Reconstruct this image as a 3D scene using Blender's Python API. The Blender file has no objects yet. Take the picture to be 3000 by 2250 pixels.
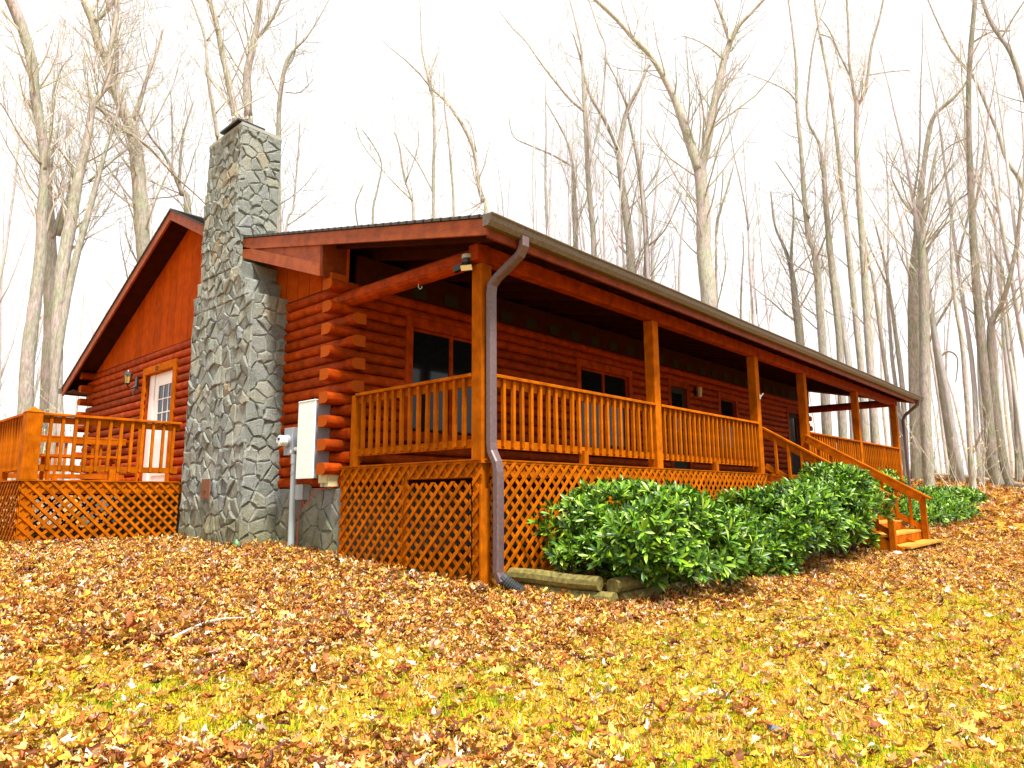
import bpy, math, random
import numpy as np
from mathutils import Vector, Matrix, noise as mnoise
random.seed(7); NR = np.random.RandomState(11)
scene = bpy.context.scene
COL = scene.collection
V = Vector

# ------------------------------------------------------------------ camera
CAM_P = V((-4.884, -4.848, -0.369)); YAW, PITCH, ROLL, F = 0.737, 0.163, -0.006, 2018.0
fw = V((math.cos(YAW)*math.cos(PITCH), math.sin(YAW)*math.cos(PITCH), math.sin(PITCH)))
r0 = fw.cross(V((0, 0, 1))).normalized(); u0 = r0.cross(fw)
rt = math.cos(ROLL)*r0 + math.sin(ROLL)*u0; up = -math.sin(ROLL)*r0 + math.cos(ROLL)*u0
cd = bpy.data.cameras.new('camera'); cam = bpy.data.objects.new('camera', cd); COL.objects.link(cam)
cd.sensor_width = 36; cd.lens = F/3000*36; cd.clip_start = .05; cd.clip_end = 2000
cam.matrix_world = Matrix(((rt.x, up.x, -fw.x, CAM_P.x), (rt.y, up.y, -fw.y, CAM_P.y), (rt.z, up.z, -fw.z, CAM_P.z), (0, 0, 0, 1)))
scene.camera = cam

# ------------------------------------------------------------------ sky, sun, exposure
SUN_EL, SUN_AZ = math.radians(64), math.radians(252)          # azimuth measured from +X towards +Y
w = bpy.data.worlds.new('World'); scene.world = w; w.use_nodes = True
nt = w.node_tree; nt.nodes.clear()
sk = nt.nodes.new('ShaderNodeTexSky'); sk.sky_type = 'NISHITA'; sk.sun_disc = False
sk.sun_elevation = SUN_EL; sk.sun_rotation = math.pi/2 - SUN_AZ
sk.air_density = 1.0; sk.dust_density = 4.0; sk.ozone_density = 1.0
hs = nt.nodes.new('ShaderNodeHueSaturation'); hs.inputs['Saturation'].default_value = .10; hs.inputs['Value'].default_value = 1.0
mx = nt.nodes.new('ShaderNodeMix'); mx.data_type = 'RGBA'; mx.inputs[0].default_value = .75
mx.inputs[7].default_value = (10.0, 10.1, 10.3, 1)               # even cloud layer
bg = nt.nodes.new('ShaderNodeBackground'); bg.inputs['Strength'].default_value = .068
wo = nt.nodes.new('ShaderNodeOutputWorld')
nt.links.new(sk.outputs[0], hs.inputs['Color']); nt.links.new(hs.outputs[0], mx.inputs[6])
nt.links.new(mx.outputs[2], bg.inputs[0]); nt.links.new(bg.outputs[0], wo.inputs[0])
sd = bpy.data.lights.new('sun', 'SUN'); sd.energy = 4.9; sd.angle = math.radians(9); sd.color = (1, .95, .85)
so = bpy.data.objects.new('sun', sd); COL.objects.link(so)
sdir = V((math.cos(SUN_AZ)*math.cos(SUN_EL), math.sin(SUN_AZ)*math.cos(SUN_EL), math.sin(SUN_EL)))
so.rotation_euler = sdir.to_track_quat('Z', 'Y').to_euler()
scene.view_settings.view_transform = 'Standard'; scene.view_settings.look = 'None'
scene.view_settings.exposure = 1.22; scene.view_settings.gamma = 1
try: scene.view_settings.use_curve_mapping = False
except Exception: pass

# ------------------------------------------------------------------ materials
def newmat(name):
    m = bpy.data.materials.new(name); m.use_nodes = True
    b = m.node_tree.nodes['Principled BSDF']; return m, m.node_tree, b
def mixc(nt, fac, a, b, mode='MIX'):
    n = nt.nodes.new('ShaderNodeMix'); n.data_type = 'RGBA'; n.blend_type = mode
    for s, v in ((0, fac), (6, a), (7, b)):
        if hasattr(v, 'links') or hasattr(v, 'is_linked'): nt.links.new(v, n.inputs[s])
        elif s == 0: n.inputs[0].default_value = v
        else: n.inputs[s].default_value = (*v, 1)
    return n.outputs[2]
def tex(nt, kind, scale=(1, 1, 1), coord='Object', **kw):
    tc = nt.nodes.new('ShaderNodeTexCoord'); mp = nt.nodes.new('ShaderNodeMapping'); mp.inputs['Scale'].default_value = scale
    nt.links.new(tc.outputs[coord], mp.inputs[0]); n = nt.nodes.new(kind); nt.links.new(mp.outputs[0], n.inputs['Vector'])
    for k, v in kw.items():
        if k in n.inputs: n.inputs[k].default_value = v
        else: setattr(n, k, v)
    return n
def ramp(nt, inp, stops):
    r = nt.nodes.new('ShaderNodeValToRGB'); nt.links.new(inp, r.inputs[0]); e = r.color_ramp.elements
    while len(e) < len(stops): e.new(.5)
    for i, (p, c) in enumerate(stops): e[i].position = p; e[i].color = (*c, 1)
    return r.outputs[0]
def bump(nt, b, h, strength, dist=.01):
    n = nt.nodes.new('ShaderNodeBump'); n.inputs['Strength'].default_value = strength; n.inputs['Distance'].default_value = dist
    nt.links.new(h, n.inputs['Height']); nt.links.new(n.outputs[0], b.inputs['Normal'])
def objrand(nt, lo, hi):
    oi = nt.nodes.new('ShaderNodeObjectInfo'); mr = nt.nodes.new('ShaderNodeMapRange')
    nt.links.new(oi.outputs['Random'], mr.inputs[0]); mr.inputs[3].default_value = lo; mr.inputs[4].default_value = hi
    return mr.outputs[0]
def scalec(nt, col, f):
    n = nt.nodes.new('ShaderNodeVectorMath'); n.operation = 'SCALE'
    nt.links.new(col, n.inputs[0]); nt.links.new(f, n.inputs['Scale']); return n.outputs[0]
def wood(name, c1, c2, axis, rough=.55, spec=.3, knots=True, vlo=.8, vhi=1.15, low=.70):
    m, nt, b = newmat(name)
    s = [26, 26, 26]; s['xyz'.index(axis)] = 1.6
    g = tex(nt, 'ShaderNodeTexNoise', tuple(s), Detail=5, Roughness=.65)
    c = ramp(nt, g.outputs[0], [(.3, c2), (.62, c1)])
    if knots:
        s2 = [5, 5, 5]; s2['xyz'.index(axis)] = 2.2
        k = tex(nt, 'ShaderNodeTexVoronoi', tuple(s2))
        kf = ramp(nt, k.outputs['Distance'], [(.05, (1, 1, 1)), (.13, (0, 0, 0))])
        dk = tuple(x*.35 for x in c2); c = mixc(nt, kf, c, dk)
    d = tex(nt, 'ShaderNodeTexNoise', (1.3, 1.3, 1.3), Detail=4)
    df = ramp(nt, d.outputs[0], [(.35, (low+.02, low-.01, low-.03)), (.65, (1.1, 1.1, 1.12))])
    c = mixc(nt, 1.0, c, df, 'MULTIPLY')
    c = scalec(nt, c, objrand(nt, vlo, vhi))
    nt.links.new(c, b.inputs['Base Color']); b.inputs['Roughness'].default_value = rough
    b.inputs['Specular IOR Level'].default_value = spec
    bump(nt, b, g.outputs[0], .5, .006)
    return m
def plain(name, c, rough=.5, metal=0, spec=.5, noise=.15, sc=9, bmp=0):
    m, nt, b = newmat(name)
    n = tex(nt, 'ShaderNodeTexNoise', (sc, sc, sc), Detail=5)
    col = ramp(nt, n.outputs[0], [(.3, tuple(x*(1-noise) for x in c)), (.7, tuple(min(1, x*(1+noise)) for x in c))])
    nt.links.new(col, b.inputs['Base Color']); b.inputs['Roughness'].default_value = rough
    b.inputs['Metallic'].default_value = metal; b.inputs['Specular IOR Level'].default_value = spec
    if bmp: bump(nt, b, n.outputs[0], bmp, .01)
    return m
RED1, RED2 = (.40, .056, .0008), (.22, .020, .0005)
ORG1, ORG2 = (.43, .112, .0006), (.28, .058, .0005)
M = {}
for a in 'xyz':
    M['log_'+a] = wood('log_stain_'+a, RED1, RED2, a, .6, .07, vlo=.68, vhi=1.2, low=.6)
    M['org_'+a] = wood('deck_stain_'+a, ORG1, ORG2, a, .75, .04, knots=False)
M['board'] = wood('siding_stain', (.42, .066, .002), (.33, .045, .0015), 'z', .8, .04, knots=False, vlo=.86, vhi=1.1, low=.85)
M['fascia_y'] = wood('fascia_stain_y', (.34, .080, .018), (.25, .052, .012), 'y', .6, .2)
M['fascia_x'] = wood('fascia_stain_x', (.22, .042, .006), (.15, .025, .004), 'x', .6, .2)
M['soffit'] = wood('soffit_shaded_wood', (.055, .010, .003), (.035, .006, .002), 'x', .7, .1)  # porch shade put into a darker brown for ceiling, rafters and frieze
M['tread'] = wood('worn_tread', (.55, .25, .04), (.42, .16, .02), 'x', .7, .1, knots=False)
M['endgrain'] = plain('log_end_grain', (.33, .065, .006), .8, 0, .05, noise=.3, sc=18, bmp=.3)
M['timber'] = plain('weathered_timber', (.13, .105, .02), .8, noise=.5, sc=5, bmp=.4)
M['white'] = plain('white_paint', (.80, .81, .78), .35, noise=.02)
M['panelwhite'] = plain('painted_panel_white', (.68, .76, .74), .4, noise=.03)
M['grey'] = plain('grey_metal', (.30, .33, .37), .45, .3, noise=.08)
M['pvc'] = plain('grey_conduit_paint', (.33, .38, .39), .45, noise=.12, sc=14)
M['cream'] = plain('cream_plastic', (.50, .46, .24), .5, noise=.06)
M['brownmetal'] = plain('brown_aluminium', (.105, .066, .068), .45, .1, noise=.2, sc=6)
M['gutter'] = plain('weathered_gutter', (.11, .085, .065), .5, .2, noise=.35, sc=8)
M['black'] = plain('black_iron', (.012, .012, .013), .4, noise=.3)
M['rubber'] = plain('black_ribbed_plastic', (.03, .033, .036), .5, noise=.3)
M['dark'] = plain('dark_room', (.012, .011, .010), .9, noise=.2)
M['redwire'] = plain('red_wire_sheath', (.5, .05, .03), .5)
M['brass'] = plain('amber_lamp_glass', (.42, .30, .08), .25, noise=.3, sc=30)
M['lampcream'] = plain('floodlight_lens', (.75, .66, .38), .3, noise=.05)
M['shingle'] = plain('asphalt_shingle', (.050, .042, .038), .9, noise=.5, sc=40, bmp=.5)
M['rust'] = plain('rusty_cast_iron', (.16, .06, .025), .8, noise=.4, sc=20, bmp=.4)
def glassmat():
    m, nt, b = newmat('dark_window_glass'); b.inputs['Base Color'].default_value = (.006, .008, .010, 1)
    b.inputs['Roughness'].default_value = .06; b.inputs['Specular IOR Level'].default_value = .28
    return m
M['glass'] = glassmat()
def stonemat():
    m, nt, b = newmat('field_stone')
    oi = nt.nodes.new('ShaderNodeObjectInfo')
    c0 = ramp(nt, oi.outputs['Random'], [(0, (.20, .22, .21)), (.35, (.28, .295, .27)), (.6, (.32, .325, .28)), (.8, (.25, .27, .29)), (.93, (.36, .36, .31)), (1, (.35, .29, .20))])
    n = tex(nt, 'ShaderNodeTexNoise', (11, 11, 11), Detail=9, Roughness=.75)
    c1 = ramp(nt, n.outputs[0], [(.32, (.50, .51, .50)), (.48, (.95, .97, .93)), (.68, (1.6, 1.6, 1.5))])
    c = mixc(nt, 1.0, c0, c1, 'MULTIPLY')
    # moss near the ground
    ge = nt.nodes.new('ShaderNodeNewGeometry'); sx = nt.nodes.new('ShaderNodeSeparateXYZ'); nt.links.new(ge.outputs['Position'], sx.inputs[0])
    n2 = tex(nt, 'ShaderNodeTexNoise', (3, 3, 3), Detail=5)
    ad = nt.nodes.new('ShaderNodeMath'); ad.operation = 'MULTIPLY_ADD'; nt.links.new(n2.outputs[0], ad.inputs[0]); ad.inputs[1].default_value = -.9; nt.links.new(sx.outputs[2], ad.inputs[2])
    mf = ramp(nt, ad.outputs[0], [(0, (0, 0, 0)), (1, (0, 0, 0))])
    mr = nt.nodes.new('ShaderNodeMapRange'); nt.links.new(ad.outputs[0], mr.inputs[0]); mr.inputs[1].default_value = -1.6; mr.inputs[2].default_value = -.75; mr.inputs[3].default_value = .8; mr.inputs[4].default_value = 0
    c = mixc(nt, mr.outputs[0], c, (.17, .15, .02))
    nt.links.new(c, b.inputs['Base Color']); b.inputs['Roughness'].default_value = .8; b.inputs['Specular IOR Level'].default_value = .25
    bump(nt, b, n.outputs[0], 1.0, .045)
    return m
M['stone'] = stonemat()
M['mortar'] = plain('mortar', (.27, .27, .24), .95, noise=.3, sc=14, bmp=.5)
def barkmat(name, a, b2, c3):
    m, nt, b = newmat(name)
    n = tex(nt, 'ShaderNodeTexNoise', (5, 5, 1.0), Detail=8, Roughness=.7)
    c = ramp(nt, n.outputs[0], [(.28, a), (.5, b2), (.72, c3)])
    n2 = tex(nt, 'ShaderNodeTexNoise', (.6, .6, .3), Detail=3)
    tint = ramp(nt, n2.outputs[0], [(.35, (.85, .95, .75)), (.65, (1.12, 1.02, 1.05))])
    c = mixc(nt, 1.0, c, tint, 'MULTIPLY'); c = scalec(nt, c, objrand(nt, .8, 1.2))
    nt.links.new(c, b.inputs['Base Color']); b.inputs['Roughness'].default_value = .9; b.inputs['Specular IOR Level'].default_value = .1
    bump(nt, b, n.outputs[0], .7, .04)
    return m
M['bark'] = barkmat('grey_bark', (.17, .155, .14), (.34, .31, .28), (.52, .48, .45))
M['barkfar'] = barkmat('haze_paled_bark', (.38, .35, .37), (.54, .50, .54), (.68, .64, .70))  # distance haze and sky glare put into the bark colour as pale lilac
M['twig'] = barkmat('twig_bark', (.32, .29, .25), (.46, .42, .38), (.55, .51, .47))
M['darkstem'] = plain('dark_stem', (.06, .045, .03), .8, noise=.3)
def attr_mat(name, attr, rough, spec, trans=0., bmp=0):
    m, nt, b = newmat(name); at = nt.nodes.new('ShaderNodeAttribute'); at.attribute_name = attr
    nt.links.new(at.outputs['Color'], b.inputs['Base Color']); b.inputs['Roughness'].default_value = rough; b.inputs['Specular IOR Level'].default_value = spec
    if trans:
        tr = nt.nodes.new('ShaderNodeBsdfTranslucent'); nt.links.new(at.outputs['Color'], tr.inputs['Color'])
        ms = nt.nodes.new('ShaderNodeMixShader'); ms.inputs[0].default_value = trans
        out = nt.nodes['Material Output']; nt.links.new(b.outputs[0], ms.inputs[1]); nt.links.new(tr.outputs[0], ms.inputs[2]); nt.links.new(ms.outputs[0], out.inputs[0])
    return m
M['leaf'] = attr_mat('fallen_leaf', 'tone', .6, .3, .2)
M['grass'] = attr_mat('grass_blade', 'tone', .6, .2, .3)
M['shrubleaf'] = attr_mat('shrub_leaf', 'tone', .36, .35, .2)

# ------------------------------------------------------------------ mesh helpers
def tag(o, label=None, cat=None, group=None, kind=None):
    if label: o['label'] = label
    if cat: o['category'] = cat
    if group: o['group'] = group
    if kind: o['kind'] = kind
    return o
def empty(name, loc=(0, 0, 0), parent=None, **k):
    o = bpy.data.objects.new(name, None); COL.objects.link(o); o.location = loc; o.empty_display_size = .1
    if parent: o.parent = parent
    return tag(o, **k)
class MB:
    def __init__(s): s.v = []; s.f = []; s.m = []; s.cur = 0
    def add(s, vs, fs):
        n = len(s.v); s.v += [tuple(x) for x in vs]; s.f += [tuple(i+n for i in f) for f in fs]; s.m += [s.cur]*len(fs); return s
    def box(s, x0, y0, z0, x1, y1, z1):
        return s.add([(x0,y0,z0),(x1,y0,z0),(x1,y1,z0),(x0,y1,z0),(x0,y0,z1),(x1,y0,z1),(x1,y1,z1),(x0,y1,z1)],
                     [(0,3,2,1),(4,5,6,7),(0,1,5,4),(1,2,6,5),(2,3,7,6),(3,0,4,7)])
    def bar(s, a, b, w, h, upv=(0, 0, 1)):
        a = V(a); b = V(b); d = (b-a).normalized(); u = V(upv); r = d.cross(u).normalized(); u = r.cross(d)
        vs = []
        for p in (a, b):
            for q, t in ((-1, -1), (1, -1), (1, 1), (-1, 1)): vs.append(p + r*q*w/2 + u*t*h/2)
        return s.add(vs, [(3,2,1,0),(4,5,6,7),(0,1,5,4),(1,2,6,5),(2,3,7,6),(3,0,4,7)])
    def tube(s, pts, rad, n=8, caps=True):
        pts = [V(p) for p in pts]; k = len(pts)
        if not hasattr(rad, '__len__'): rad = [rad]*k
        d = (pts[1]-pts[0]).normalized(); a = d.orthogonal().normalized(); vs = []
        for i in range(k):
            t = (pts[min(i+1, k-1)]-pts[max(i-1, 0)])
            if t.length < 1e-9: t = d
            t.normalize(); a = (a - t*a.dot(t)).normalized(); b = t.cross(a)
            for j in range(n):
                q = 2*math.pi*j/n; vs.append(pts[i] + (a*math.cos(q)+b*math.sin(q))*rad[i])
        fs = [(i*n+j, i*n+(j+1) % n, (i+1)*n+(j+1) % n, (i+1)*n+j) for i in range(k-1) for j in range(n)]
        if caps: fs += [tuple(range(n-1, -1, -1)), tuple(range((k-1)*n, k*n))]
        return s.add(vs, fs)
    def prism(s, poly, thick, O, U, W, N, bev=0., bulge=0.):
        """poly in (u,w) coordinates, extruded from 0 to thick along N; optional bevel ring"""
        O, U, W, N = V(O), V(U), V(W), V(N); n = len(poly); cx = sum(p[0] for p in poly)/n; cy = sum(p[1] for p in poly)/n
        P = lambda u, w_, h: O + U*u + W*w_ + N*h
        vs = [P(u, w_, 0) for u, w_ in poly]
        if bev:
            vs += [P(u, w_, thick*.55) for u, w_ in poly]
            k = []
            for u, w_ in poly:
                d = math.hypot(u-cx, w_-cy) or 1; t = max(0, 1-bev/d); k.append((cx+(u-cx)*t, cy+(w_-cy)*t))
            vs += [P(u, w_, thick*(1+random.uniform(-.15, .15))) for u, w_ in k]; vs.append(P(cx, cy, thick*(1+bulge)))
            fs = []
            for r in (0, 1): fs += [(r*n+i, r*n+(i+1) % n, (r+1)*n+(i+1) % n, (r+1)*n+i) for i in range(n)]
            fs += [(2*n+i, 2*n+(i+1) % n, 3*n) for i in range(n)]
        else:
            vs += [P(u, w_, thick) for u, w_ in poly]
            fs = [(i, (i+1) % n, n+(i+1) % n, n+i) for i in range(n)] + [tuple(range(n, 2*n)), tuple(range(n-1, -1, -1))]
        return s.add(vs, fs)
    def build(s, name, mat, parent=None, smooth=False, bevel=0, **k):
        me = bpy.data.meshes.new(name); me.from_pydata(s.v, [], s.f); me.update()
        mats = mat if isinstance(mat, (list, tuple)) else [mat]
        for m in mats: me.materials.append(m)
        if len(mats) > 1: me.polygons.foreach_set('material_index', s.m)
        if smooth: me.polygons.foreach_set('use_smooth', [True]*len(me.polygons))
        o = bpy.data.objects.new(name, me); COL.objects.link(o)
        if parent: o.parent = parent
        if bevel:
            b = o.modifiers.new('edge', 'BEVEL'); b.width = bevel; b.segments = 1
        return tag(o, **k)
def ccw_fix(o):   # recalc normals outward where order is uncertain
    import bmesh
    bm = bmesh.new(); bm.from_mesh(o.data); bmesh.ops.recalc_face_normals(bm, faces=bm.faces); bm.to_mesh(o.data); bm.free(); return o
def clip(poly, a, b, c):
    """keep a*u+b*w<=c"""
    out = []
    for i in range(len(poly)):
        p, q = poly[i-1], poly[i]; dp = a*p[0]+b*p[1]-c; dq = a*q[0]+b*q[1]-c
        if dp <= 0: 
            if dq <= 0: out.append(q)
            else: t = dp/(dp-dq); out.append((p[0]+(q[0]-p[0])*t, p[1]+(q[1]-p[1])*t))
        elif dq <= 0: t = dp/(dp-dq); out += [(p[0]+(q[0]-p[0])*t, p[1]+(q[1]-p[1])*t), q]
    return out
def clippoly(poly, conv):
    """clip by convex ccw polygon"""
    for i in range(len(conv)):
        p, q = conv[i-1], conv[i]; a, b = (q[1]-p[1]), -(q[0]-p[0]); poly = clip(poly, a, b, a*p[0]+b*p[1])
        if len(poly) < 3: return []
    return poly
def area(p): return abs(sum(p[i-1][0]*p[i][1]-p[i][0]*p[i-1][1] for i in range(len(p))))/2

# ------------------------------------------------------------------ ground
def sm(t): t = max(0, min(1, t)); return t*t*(3-2*t)
def gz(x, y):
    z = -1.28 + (.06*y if y < 0 else (.06*min(y, 4)+.02*min(max(y-4, 0), 4)))
    if x > 0:
        t = min(x/26, 1); z += 1.22*(t*t*(1.6-.6*t))
    if x > 12: z += .30*sm((x-12)/14)*sm((y+7)/8)
    if x > 27: z -= (min(x, 120)-27)*.02
    if y < -4: z -= (min(-y, 90)-4)*.01
    if y > 14: z += (min(y, 70)-14)*.012
    if x < -6: z -= (min(-x, 90)-6)*.004
    z -= .09*math.exp(-((x-8.9)/1.1)**2-((y+2.1)/.8)**2)
    z += .03*mnoise.noise(V((x*.35, y*.35, 0))) + .012*mnoise.noise(V((x*1.7, y*1.7, 3)))
    return z
GR = [(-3.1,-1.36,.50,1.0),(-2.75,-1.8,.45,.85),(-1.9,-2.4,.6,.9),(-.55,-3.12,.9,1.0),(3.0,-3.6,1.1,.7),(1.6,-3.4,1.1,.8),(-1.03,-3.79,.8,1.0),(-.36,-2.3,.55,.7),(.6,-2.9,.9,.85),(-2.3,-2.1,.4,.6),(-1.6,-3.5,.7,.8),(-3.6,-.4,.35,.6),(0.4,-3.9,1.0,.9),(-2.1,-1.2,.35,.6),(-3.75,-1.2,.3,.6),(-1.2,-2.8,.6,.7)]
def grassy(x, y):
    g = 0
    for gx, gy, r, a in GR:
        d = math.hypot(x-gx, y-gy)/r
        if d < 1.6: g = max(g, a*sm((1.6-d)/1.0))
    n = mnoise.noise(V((x*1.3, y*1.3, 5)))*.55 + mnoise.noise(V((x*4.0, y*4.0, 9)))*.45 + mnoise.noise(V((x*11, y*11, 2)))*.35
    return max(0, min(1, g*.9 + n*(.45+g*1.0) + (.30*sm((-1.2-y)/.9)*sm((x+3.6)/1.2) + (.06 if y < -1.6 else .03))))
def axis_pts(lo, hi, a, b, fine, grow):
    p = list(np.arange(a, b+1e-6, fine)); s = fine; x = a
    while x > lo: s *= grow; x -= s; p.insert(0, x)
    s = fine; x = b
    while x < hi: s *= grow; x += s; p.append(x)
    return p
xs = axis_pts(-160, 220, -5.5, 8, .09, 1.13); ys = axis_pts(-160, 200, -5.5, 1.5, .09, 1.13)
gv = []; ga = []
for y in ys:
    for x in xs:
        gv.append((x, y, gz(x, y))); ga.append(grassy(x, y) if -8 < x < 14 and -8 < y < 8 else .15)
nx = len(xs); gf = [(j*nx+i, j*nx+i+1, (j+1)*nx+i+1, (j+1)*nx+i) for j in range(len(ys)-1) for i in range(nx-1)]
def groundmat():
    m, nt, b = newmat('leafy_ground')
    at = nt.nodes.new('ShaderNodeAttribute'); at.attribute_name = 'grassy'
    v = tex(nt, 'ShaderNodeTexVoronoi', (15, 15, 15)); v.inputs['Randomness'].default_value = 1
    sp = nt.nodes.new('ShaderNodeSeparateColor'); nt.links.new(v.outputs['Color'], sp.inputs[0])
    lf = ramp(nt, sp.outputs[0], [(0, (.16, .05, .012)), (.25, (.36, .15, .03)), (.5, (.52, .27, .07)), (.75, (.62, .36, .13)), (1, (.45, .16, .03))])
    n = tex(nt, 'ShaderNodeTexNoise', (2.2, 2.2, 2.2), Detail=9, Roughness=.7)
    n3 = tex(nt, 'ShaderNodeTexNoise', (60, 60, 60), Detail=4, Roughness=.7)
    gc = ramp(nt, n.outputs[0], [(.3, (.16, .075, .012)), (.45, (.40, .22, .012)), (.56, (.46, .33, .012)), (.66, (.30, .34, .010)), (.78, (.16, .26, .008))])
    dr = ramp(nt, n3.outputs[0], [(.35, (.3, .25, .2)), (.6, (1.15, 1.12, 1.1))])
    gc = mixc(nt, 1.0, gc, dr, 'MULTIPLY')
    vd = ramp(nt, v.outputs['Distance'], [(.25, (1, 1, 1)), (.75, (.35, .30, .25))])
    lf = mixc(nt, 1.0, lf, vd, 'MULTIPLY')
    c = mixc(nt, at.outputs['Fac'], mixc(nt, .45, lf, gc), gc)
    nt.links.new(c, b.inputs['Base Color']); b.inputs['Roughness'].default_value = .9; b.inputs['Specular IOR Level'].default_value = .1
    bump(nt, b, sp.outputs[1], .6, .03)
    return m
gm = bpy.data.meshes.new('ground'); gm.from_pydata(gv, [], gf); gm.update()
a_ = gm.attributes.new('grassy', 'FLOAT', 'POINT'); a_.data.foreach_set('value', ga)
gm.polygons.foreach_set('use_smooth', [True]*len(gm.polygons)); gm.materials.append(groundmat())
ground = bpy.data.objects.new('ground', gm); COL.objects.link(ground); tag(ground, kind='structure', label='lawn ground under leaf litter and yellow grass')

# ------------------------------------------------------------------ house
cabin = empty('log_cabin', (0, 0, 0), label='red stained log cabin with stone chimney, covered front porch and side deck', cat='house')
HX1 = 16.3; HY0, HY1 = 2.5, 12.2          # house walls
PX = [0, 3.39, 6.83, 9.2, 12.68, 16.15]; PW = .15
CH = .1458; COURSES = list(range(-3, 15)); ZC = lambda i: .280 + CH*i
RID_Y, RID_Z = 7.45, 4.74; SLM = (4.74-2.12)/(12.9-7.45)
def roof_main(y): return RID_Z - SLM*abs(y-RID_Y)
def roof_porch(y): return 2.36 + .225*(y+.28)
YB = (RID_Z - SLM*RID_Y - 2.36 - .225*.28)/(.225 - SLM)      # where porch and main roof meet
def roof_z(y): return roof_main(y) if y > YB else roof_porch(y)
RX0, RX1 = -.36, 16.95

def logs(axis, off, sign, a0, a1, courses, openings=(), ends=(0, 0), cutend=None, rough=0):
    """one object per log; axis 'x' or 'y'; off = wall centre line; sign = outward direction of the other axis"""
    for i in courses:
        z = ZC(i); segs = [(a0 - (ends[0] if (i % 2 == cutend) else 0), a1 + (ends[1] if (i % 2 == cutend) else 0))]
        for (o0, o1, z0, z1) in openings:
            if z + CH*.45 > z0 and z - CH*.45 < z1:
                ns = []
                for s0, s1 in segs:
                    if o0 > s0: ns.append((s0, min(s1, o0)))
                    if o1 < s1: ns.append((max(s0, o1), s1))
                segs = [s for s in ns if s[1]-s[0] > .03]
        for s0, s1 in segs:
            h = CH/2; prof = []
            bul = .062 + random.uniform(-.004, .004)
            for k in range(9):
                t = -1 + 2*k/8; prof.append((.055 + bul*math.sqrt(max(0, 1-abs(t)**2.3)), h*t*.985))
            prof += [(-.085, h*.985), (-.085, -h*.985)]
            mb = MB(); n = len(prof); nseg = max(1, int((s1-s0)/1.2)); vs = []
            for q in range(nseg+1):
                s = s0 + (s1-s0)*q/nseg; wob = .004*math.sin(s*2.1+i*1.7)
                for (d, hh) in prof:
                    dd = (off + sign*(d+wob)); p = (s, dd, z+hh) if axis == 'x' else (dd, s, z+hh); vs.append(p)
            fs = [(q*n+j, q*n+(j+1) % n, (q+1)*n+(j+1) % n, (q+1)*n+j) for q in range(nseg) for j in range(n)]
            mb.add(vs, fs); mb.cur = 1; nb = len(vs)
            mb.add([vs[j] for j in range(n)], [tuple(range(n))]); mb.add([vs[nseg*n+j] for j in range(n)], [tuple(range(n))])
            o = mb.build('log', [M['log_'+axis], M['endgrain']], cabin); ccw_fix(o)
            for p in o.data.polygons: p.use_smooth = len(p.vertices) == 4
# openings in the front wall (x0,x1,z0,z1)
W_FRONT = [(1.0, 2.75, .50, 2.0), (4.88, 6.66, .50, 1.97), (8.1, 9.0, .02, 2.0), (10.45, 11.5, .75, 1.97), (14.75, 15.75, .02, 2.0)]
D_GABLE = [(7.72, 9.0, -.10, 1.96)]
logs('x', HY0+.05, -1, .08, HX1-.05, COURSES, W_FRONT, (.30, .30), 0)
logs('y', .12, -1, HY0-.02, HY1, COURSES, D_GABLE, (.20, .25), 1)
logs('x', HY1-.05, 1, .08, HX1-.05, COURSES[::1], (), (.30, .30), 0)
logs('y', HX1-.12, 1, HY0-.02, HY1, COURSES, (), (.20, .25), 1)
# inner walls keep the rooms dark
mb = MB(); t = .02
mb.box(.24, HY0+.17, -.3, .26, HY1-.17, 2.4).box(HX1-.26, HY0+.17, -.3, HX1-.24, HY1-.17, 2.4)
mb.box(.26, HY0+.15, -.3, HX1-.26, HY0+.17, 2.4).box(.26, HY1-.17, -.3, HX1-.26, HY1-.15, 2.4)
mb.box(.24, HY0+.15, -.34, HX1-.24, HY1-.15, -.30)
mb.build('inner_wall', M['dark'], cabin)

# gable siding boards
def gable(xf, n, xname):
    bw = .305; y = HY0-.02
    zb = ZC(14)+CH/2+.004
    while y < HY1-.01:
        y1 = min(y+bw, HY1); poly = [(y+.006, zb), (y1-.006, zb)]
        tops = [(y1-.004, roof_z(y1-.004)-.13)]
        for yb in (RID_Y, YB):
            if y < yb < y1: tops.append((yb, roof_z(yb)-.13))
        tops.append((y+.004, roof_z(y+.004)-.13)); tops.sort(key=lambda p: -p[0])
        mb = MB(); mb.prism(poly+tops, .022, (xf, 0, 0), (0, 1, 0), (0, 0, 1), (n, 0, 0))
        ccw_fix(mb.build('siding_board', M['board'], cabin)); y = y1
    pts = [(HY0+.1, zb-.1), (HY1-.1, zb-.1)] + [(q, roof_z(q)-.14) for q in (HY1-.1, RID_Y, YB, HY0+.1)]
    mb = MB(); mb.prism(pts, .02, (xf, 0, 0), (0, 1, 0), (0, 0, 1), (-n, 0, 0)); ccw_fix(mb.build('siding_backing', M['dark'], cabin))
gable(.062, -1, 'left'); gable(HX1-.062, 1, 'right')

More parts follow.
